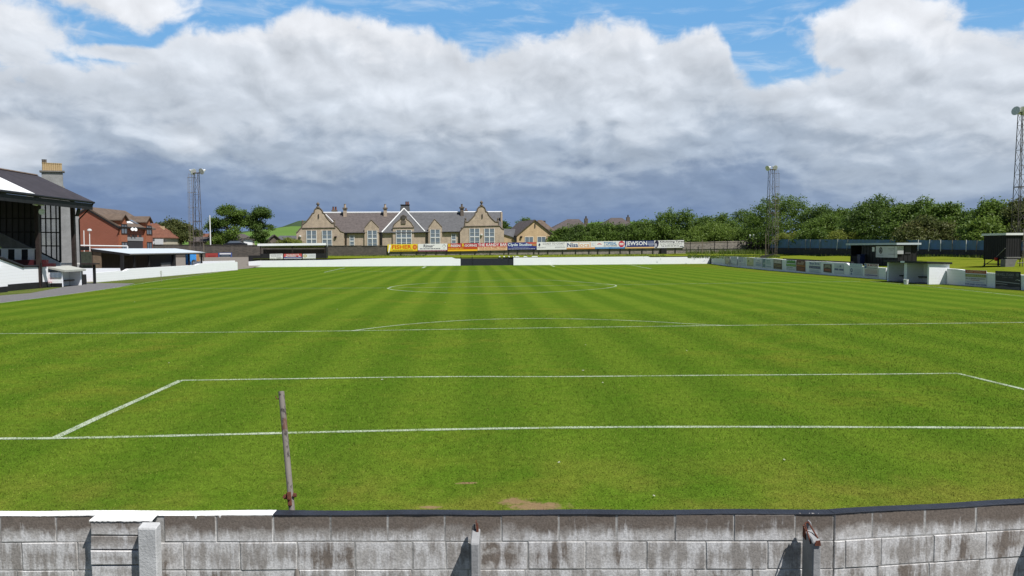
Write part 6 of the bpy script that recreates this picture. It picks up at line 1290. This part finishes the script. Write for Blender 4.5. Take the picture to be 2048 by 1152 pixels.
def tree(label, cx, top_, w, bot, Y, kind, n=6500, size=.42, X=None, trunk=True, form='round', seed=0, zg=1.6, name='tree', group=None, cat='tree'):
    rr = random.Random(seed*13+5)
    if X is not None: q = atX(cx, 480, X); Y = q.y
    c0 = atY(cx, 480, Y); dep = (atY(cx+1, 480, Y)-c0).length; W_ = w*dep/2
    zt_ = atY(cx, top_, Y).z; zb_ = atY(cx, bot, Y).z; H = zt_-zb_
    t = thing(name, (c0.x, c0.y, zg), label, cat, group); blobs = []
    if form == 'round':
        nb = max(7, int(W_*2.2))
        blobs.append((c0.x, c0.y, zb_+H*.48, W_*.72, W_*.66, H*.44))
        for i in range(nb):
            u = -1+2*(i+.5)/nb; u += rr.uniform(-.12, .12); hgt = max(0, 1-abs(u)**2.3)**.6
            r = W_*rr.uniform(.20, .34); z = zb_+H*hgt*rr.uniform(.70, .92)-r*.35; blobs.append((c0.x+u*(W_-r*.6), c0.y+rr.uniform(-.5, .2)*W_, max(z, zb_+r*.3), r, r, r*rr.uniform(.75, 1.0)))
        for i in range(nb*2):
            u = rr.uniform(-1, 1); r = W_*rr.uniform(.17, .28); blobs.append((c0.x+u*(W_-r*.7), c0.y-rr.uniform(.35, .85)*W_, zb_+H*rr.uniform(.08, .62)*(1-abs(u)*.3), r, r*.9, r*.7))
    elif form == 'airy':
        for i in range(27):
            u = rr.uniform(-1, 1); v = rr.random(); lim = max(.15, 1-abs(v-.55)**1.6*1.9); r = W_*rr.uniform(.17, .30); blobs.append((c0.x+u*lim*(W_-r*.5), c0.y+rr.uniform(-.5, .5)*W_, zb_+H*(.10+.84*v)-r*.4, r*1.15, r*1.1, r*.55))
        blobs.append((c0.x, c0.y, zt_-W_*.24, W_*.42, W_*.4, W_*.2))
    else:
        nb = 9
        for i in range(nb):
            u = rr.uniform(-1, 1); r = W_*rr.uniform(.25, .42); blobs.append((c0.x+u*(W_-r*.6), c0.y+rr.uniform(-.4, .4)*W_, zb_+(H-r*.8)*(1-u*u)*rr.uniform(.4, 1), r, r, r*.8))
    co, tn = leaves(blobs, n, size, seed+100); base = BASE[t]; co = co-np.array(base, np.float32)
    o = trimesh('crown', co.astype(np.float32), tn, LM[kind], 4); o.parent = t; BASE[o] = base
    if trunk:
        tk = MB(); r0 = .18+.022*H; zf = zg-.3; P = [Vector((c0.x, c0.y, zf)), Vector((c0.x+rr.uniform(-.2, .2), c0.y, zb_+H*.12)), Vector((c0.x+rr.uniform(-.4, .4), c0.y+.2, zb_+H*.45)), Vector((c0.x+rr.uniform(-.5, .5), c0.y, zb_+H*.72))]
        for i in range(3): tk.tube(P[i], P[i+1], r0*(1-.26*i), 8, r0*(1-.26*(i+1)))
        for i in range(8):
            b_ = rr.choice(blobs); s_ = P[1].lerp(P[2], rr.random()); e_ = Vector(b_[:3]); m_ = s_.lerp(e_, .5)+Vector((0, 0, .25)); tk.tube(s_, m_, r0*.4, 6, r0*.28); tk.tube(m_, e_, r0*.28, 6, r0*.08)
        tk.build('trunk', m_bark, t)
    return t
GT = 'trees in the belt along the right side'
far = [  # cx, top, w, bot, Y, kind, label
 (1124, 456, 56, 494, 178, 'mid', 'small bush like tree just right of the yellow stone house'),
 (1160, 451, 84, 494, 176, 'dark', 'low dark tree in front of the nearer bungalow roof'),
 (1200, 445, 90, 494, 174, 'mid', 'low rounded tree between the two bungalow roofs'),
 (1250, 447, 80, 494, 174, 'dark', 'low dark tree under the farther bungalow chimney'),
 (1290, 440, 90, 494, 173, 'mid', 'rounded tree right of the farther bungalow, lower than the tall dome beside it'),
 (1345, 423, 118, 494, 172, 'mid', 'broad domed tree directly above the navy board with large white capitals'),
 (1402, 434, 80, 494, 172, 'dark', 'dark tree between the broad dome and the pale green spreading tree'),
 (1436, 427, 92, 492, 176, 'mid', 'mid green tree behind the pale spreading tree above the rubble wall'),
 (1420, 452, 120, 490, 166, 'light', 'pale green spreading tree leaning low over the rubble wall')]
for i, (cx, tp, w, bt_, Y, kd, lb) in enumerate(far): tree(lb, cx, tp-1, w*1.14, bt_, Y, kd, int(2400+w*36), .46, seed=i, group=GT)
near = [
 (1492, 418, 84, 494, 69, 'dark', 'dark tree on the left shoulder of the big dome behind the right floodlight tower'),
 (1562, 394, 168, 492, 68, 'mid', 'biggest domed tree standing right behind the middle floodlight tower'),
 (1645, 408, 96, 492, 72, 'dark', 'dark tree filling the dip right of the biggest dome'),
 (1652, 432, 118, 490, 66, 'mid', 'lower mid green tree in front of the dip, above the blue fence'),
 (1690, 416, 74, 492, 74, 'mid', 'tree between the dip and the tall dark dome above the long hut'),
 (1752, 394, 150, 492, 70, 'dark', 'tall dark domed tree above the long black hut'),
 (1822, 404, 104, 492, 69, 'mid', 'mid green tree to the right of the tall dark dome'),
 (1880, 403, 110, 492, 70, 'mid', 'tree with a flat uneven top between the long hut and the lookout hut'),
 (1842, 440, 110, 494, 64.5, 'copper', 'low brownish green tree in front of the flat topped tree'),
 (1935, 421, 80, 492, 72, 'dark', 'dark tree in the dip left of the lookout hut'),
 (1992, 398, 120, 494, 68, 'mid', 'tall tree directly above the lookout hut'),
 (2058, 392, 120, 494, 69, 'copper', 'brownish green tree behind the nearest floodlight tower at the frame edge'),
 (1972, 440, 80, 494, 64, 'light', 'bright leaved lower tree just behind the lookout hut roof')]
for i, (cx, tp, w, bt_, X, kd, lb) in enumerate(near): tree(lb, cx, tp-1, w*1.14, bt_, None, kd, int(3400+w*52), .40, X=X, seed=40+i, group=GT)
for i, (cx, tp, w, kd, lb) in enumerate(((1580, 463, 66, 'yellow', 'yellow green shrub above the blue fence, right of the middle floodlight tower'), (1684, 461, 56, 'yellow', 'yellow green shrub above the blue fence, left of the long black hut'), (1612, 468, 44, 'light', 'small green shrub right beside the larger yellow green one'))): tree(lb, cx, tp, w, 486, None, kd, 2600, .32, X=62.5, seed=70+i, form='bush', trunk=False, name='shrub', cat='shrub')
tree('round dark green tree behind the dark stone wall, left of the left floodlight tower', 350, 436.5, 84, 490, 162, 'copper', 7500, .42, seed=81, zg=.5)
tree('tall spreading tree behind the flagpole, larger of the twin trees', 455, 410.5, 86, 484, 160, 'mid', 7600, .40, seed=83, form='airy', zg=.5)
tree('tall dark tree left of the school, darker of the twin trees', 521, 415.5, 62, 486, 162, 'dark', 7000, .40, seed=84, form='airy', zg=.5)
tree('low leafy bush beside the flagpole behind the dark stone wall', 437, 473, 36, 491, 158, 'light', 2200, .32, seed=85, form='bush', trunk=False, zg=.5, name='shrub', cat='shrub')
tree('low hedge like bush behind the black enclosure, beside the school', 578, 476, 50, 489, 164, 'yellow', 2200, .32, seed=86, form='bush', trunk=False, zg=.5, name='shrub', cat='shrub')
tree('small brownish tree at the foot of the left floodlight tower', 393, 459, 28, 480, 170, 'copper', 1500, .36, seed=87, zg=.5)
tree('green tree rising behind the yellow stone house beside the school', 1049, 434.5, 40, 474, 196, 'mid', 3000, .42, seed=88)
tree('dark treetop showing behind the right end of the school roof', 1008, 442, 20, 470, 200, 'dark', 1200, .42, seed=89)
for i, (cx, tp, w) in enumerate(((1022, 455, 26), (1100, 463, 24))): tree(('low green tree over the grey annex roof', 'green tree at the right shoulder of the yellow stone house')[i], cx, tp, w, 476, 198 if i == 0 else 190, 'light' if i == 0 else 'mid', 1500, .4, seed=90+i)

# ------------------------------------------------------------------ weeds and long grass
def tufts(regs, hmin, hmax, wid, seed):
    rg = np.random.default_rng(seed); C_ = []; T_ = []
    for (poly_, n) in regs:
        (x0, y0), (x1, y1) = poly_
        px = rg.uniform(x0, x1, n); py = rg.uniform(y0, y1, n)
        for a, b_ in zip(px, py):
            q = gp(a, b_, 1.52); z = hb(q.x, q.y)-.05; h = rg.uniform(hmin, hmax); th = rg.uniform(0, 6.28); lx, ly = rg.normal(size=2)*.28*h; w = wid*rg.uniform(.6, 1.4)
            C_.append([(q.x-math.cos(th)*w, q.y-math.sin(th)*w, z), (q.x+math.cos(th)*w, q.y+math.sin(th)*w, z), (q.x+lx, q.y+ly, z+h)]); T_ += [rg.random()]*3
    return np.array(C_, np.float32), np.array(T_, np.float32)
m_wd = leafmat('weed_blades', (.075, .125, .02), (.12, .17, .032), (.21, .19, .085))
co, tn = tufts([(((1372, 504.2), (1500, 509)), 5200), (((1440, 503.5), (1555, 509)), 5200), (((1340, 505.5), (1400, 507.5)), 900)], .45, 1.25, .07, 3)
tag(trimesh('weeds', co, tn, m_wd, 3), kind='stuff')
co, tn = tufts([(((1375, 509), (1560, 513)), 2500), (((850, 508.7), (1330, 511.5)), 3000), (((660, 510.5), (850, 513)), 1500)], .10, .32, .08, 4)
tag(trimesh('long_grass', co, tn, m_wd, 3), kind='stuff')
C_ = []; T_ = []; rg = np.random.default_rng(8)
for i in range(2600):
    f = rg.random(); a = atX(1545+f*570, 505, 59.7); z = hb(59.5, a.y)-.05; h = rg.uniform(.12, .5); th = rg.uniform(0, 6.28); x = 59.9-abs(rg.normal())*.5; w = .06
    C_.append([(x-math.cos(th)*w, a.y-math.sin(th)*w, z), (x+math.cos(th)*w, a.y+math.sin(th)*w, z), (x+rg.normal()*.1, a.y+rg.normal()*.1, z+h)]); T_ += [rg.random()]*3
tag(trimesh('long_grass', np.array(C_, np.float32), np.array(T_, np.float32), m_wd, 3), kind='stuff')

# ================================================================== FLOODLIGHT TOWERS
def tower(label, base, ztop, w0, w1, lad, lamps, step=1.5, ladtop=0):
    """lad: side of the ladder cage (-1 left, 1 right); lamps: list of (dx, dz, aim)"""
    bx_, by_, bz_ = base; t = thing('floodlight_tower', base, label, 'floodlight tower', 'floodlight towers around the pitch'); H = ztop-bz_
    def leg(i, z): w = w0+(w1-w0)*(z-bz_)/H; sx_, sy_ = ((-1, -1), (1, -1), (1, 1), (-1, 1))[i]; return Vector((bx_+sx_*w/2, by_+sy_*w/2, z))
    m_ = MB(); n = int(H/step)
    for i in range(4): m_.tube(leg(i, bz_-.3), leg(i, ztop), .042, 5)
    for k in range(n):
        z0, z1 = bz_+H*k/n, bz_+H*(k+1)/n
        for i in range(4):
            j = (i+1) % 4; a, b_ = (i, j) if k % 2 else (j, i); m_.tube(leg(a, z0), leg(b_, z1), .017, 4)
            if k % 2 == 0: m_.tube(leg(i, z1), leg(j, z1), .016, 4)
    zm = bz_+H*.5
    for i in range(4): m_.tube(leg(i, zm), leg((i+1) % 4, zm), .06, 4)
    m_.build('mast', m_steel, t)
    m_ = MB(); xl = bx_+lad*(w0*.5+.28); zt_ = ztop+ladtop
    for d in (-.19, .19): m_.tube((xl+d, by_-.1, bz_), (xl+d, by_-.1, zt_), .024, 4)
    for k in range(int((zt_-bz_)/.45)): m_.tube((xl-.19, by_-.1, bz_+.3+k*.45), (xl+.19, by_-.1, bz_+.3+k*.45), .018, 4)
    for k in range(6):
        z = bz_+H*(.18+.155*k); m_.path([(xl-.19, by_-.1, z), (xl-.3*1, by_-.45, z), (xl+lad*.1, by_-.7, z), (xl+.3, by_-.45, z), (xl+.19, by_-.1, z)], .022, 4); m_.tube((xl, by_-.1, z), (bx_, by_, z), .03, 4)
    for d, e_ in ((-.3, -.45), (.3, -.45), (lad*.1, -.7)): m_.tube((xl+d, by_+e_, bz_+H*.18), (xl+d, by_+e_, bz_+H*.955), .013, 4)
    m_.build('ladder', m_steely, t)
    m_ = MB(); m_.box(bx_-w1*.8, bx_+w1*.8, by_-w1*.6, by_+w1*.6, ztop-.02, ztop+.05)
    for dx_, dz_, aim in lamps: m_.path([(bx_, by_, ztop+.05), (bx_+dx_*.6, by_-.1, ztop+.1), (bx_+dx_, by_-.2, ztop+dz_)], .05, 5)
    m_.build('head_frame', m_steel, t)
    for dx_, dz_, aim in lamps:
        c = Vector((bx_+dx_, by_-.2, ztop+dz_)); a = Vector(aim).normalized(); q = MB().lathe(c-a*.28, a, [(0, .10), (.08, .22), (.3, .38), (.46, .45), (.49, .47), (.50, .42)], 16).build('lamp', m_lamp, t); MB().lathe(c-a*.28, a, [(.44, .42), (.455, .41), (.46, .2)], 16).build('lens', m_lens, q)
        MB().tube(c-a*.55, c-a*.2, .14, 8).build('control_gear', m_lamp, q)
q = atY(397, 520, 112); tower('tall lattice floodlight tower on the left beyond the open shelter', (q.x, 112, .1), atY(397, 346.5, 112).z, 1.1, .62, -1, [(-.45, .25, (.85, -.45, -.35)), (.95, .30, (-.4, -.85, -.35))])
q = atY(1540.5, 510, 127); tower('lattice floodlight tower rising in front of the biggest domed tree', (q.x, 127, 1.45), atY(1540.5, 339.5, 127).z, 1.35, .75, 1, [(-.65, .28, (-.85, -.45, -.35)), (.45, .35, (.2, -.95, -.35))])
q = atY(2036, 500, 76); tower('nearest lattice floodlight tower behind the lookout hut at the right frame edge', (q.x, 76, 1.5), atY(2036, 226, 76).z, 1.05, .55, 1, [(-.75, .15, (-.85, -.30, .15)), (-.12, .22, (-.55, -.8, -.3))], 1.2, 1.6)
for (px, Y) in ((1531.5, 127),): q = atY(px, 512, Y-1); tp_ = atY(px, 466, Y-1); t = thing('stay_pole', (q.x, q.y, 1.4), 'thin pale pole standing left of the middle floodlight tower base', 'pole'); MB().tube((q.x, q.y, 1.2), tp_, .06, 6, .04).build('pole', m_steely, t)
for px, top_ in ((407.5, 486),): q = atY(px, 520, 108); t = thing('stay_pole', (q.x, q.y, 0), 'thin rusty pole beside the left floodlight tower base', 'pole'); MB().tube((q.x, q.y, 0), atY(px, top_, 108), .05, 6).build('pole', m_steely, t)
for px, top_, lamp in ((167.6, 461, 0), (179, 464, 1)):
    q = atY(px, 492, 112.5); t = thing('street_lamp' if lamp else 'pole', (q.x, q.y, 0), 'slim pale street lamp in front of the red brick gable' if lamp else 'plain slim pale pole in front of the red brick gable', 'lamp' if lamp else 'pole'); MB().tube((q.x, q.y, 0), atY(px, top_, 112.5), .06, 6).build('pole', m_copw, t)
    if lamp: MB().lathe(atY(px, 463, 112.5), (0, 0, 1), [(0, .1), (.1, .32), (.3, .3), (.4, .1)], 10).build('lantern', m_lamp, t)

# ------------------------------------------------------------------ camera and view
cd = bpy.data.cameras.new('camera'); cd.sensor_width = 36; cd.lens = F/2048*36; cd.clip_end = 9000; cd.clip_start = .1
co_ = bpy.data.objects.new('camera', cd); COL.objects.link(co_); f0 = D(0, 0); rx = D(1, 0)-f0; uy = D(0, 1)-f0
M = Matrix((rx, uy, -f0)).transposed().to_4x4(); M.translation = CAM; co_.matrix_world = M; sc.camera = co_
sc.view_settings.view_transform = 'Standard'; sc.view_settings.look = 'None'; sc.view_settings.exposure = .26; sc.view_settings.gamma = 1
sc.cycles.max_bounces = 6; sc.cycles.diffuse_bounces = 3; sc.cycles.transparent_max_bounces = 6
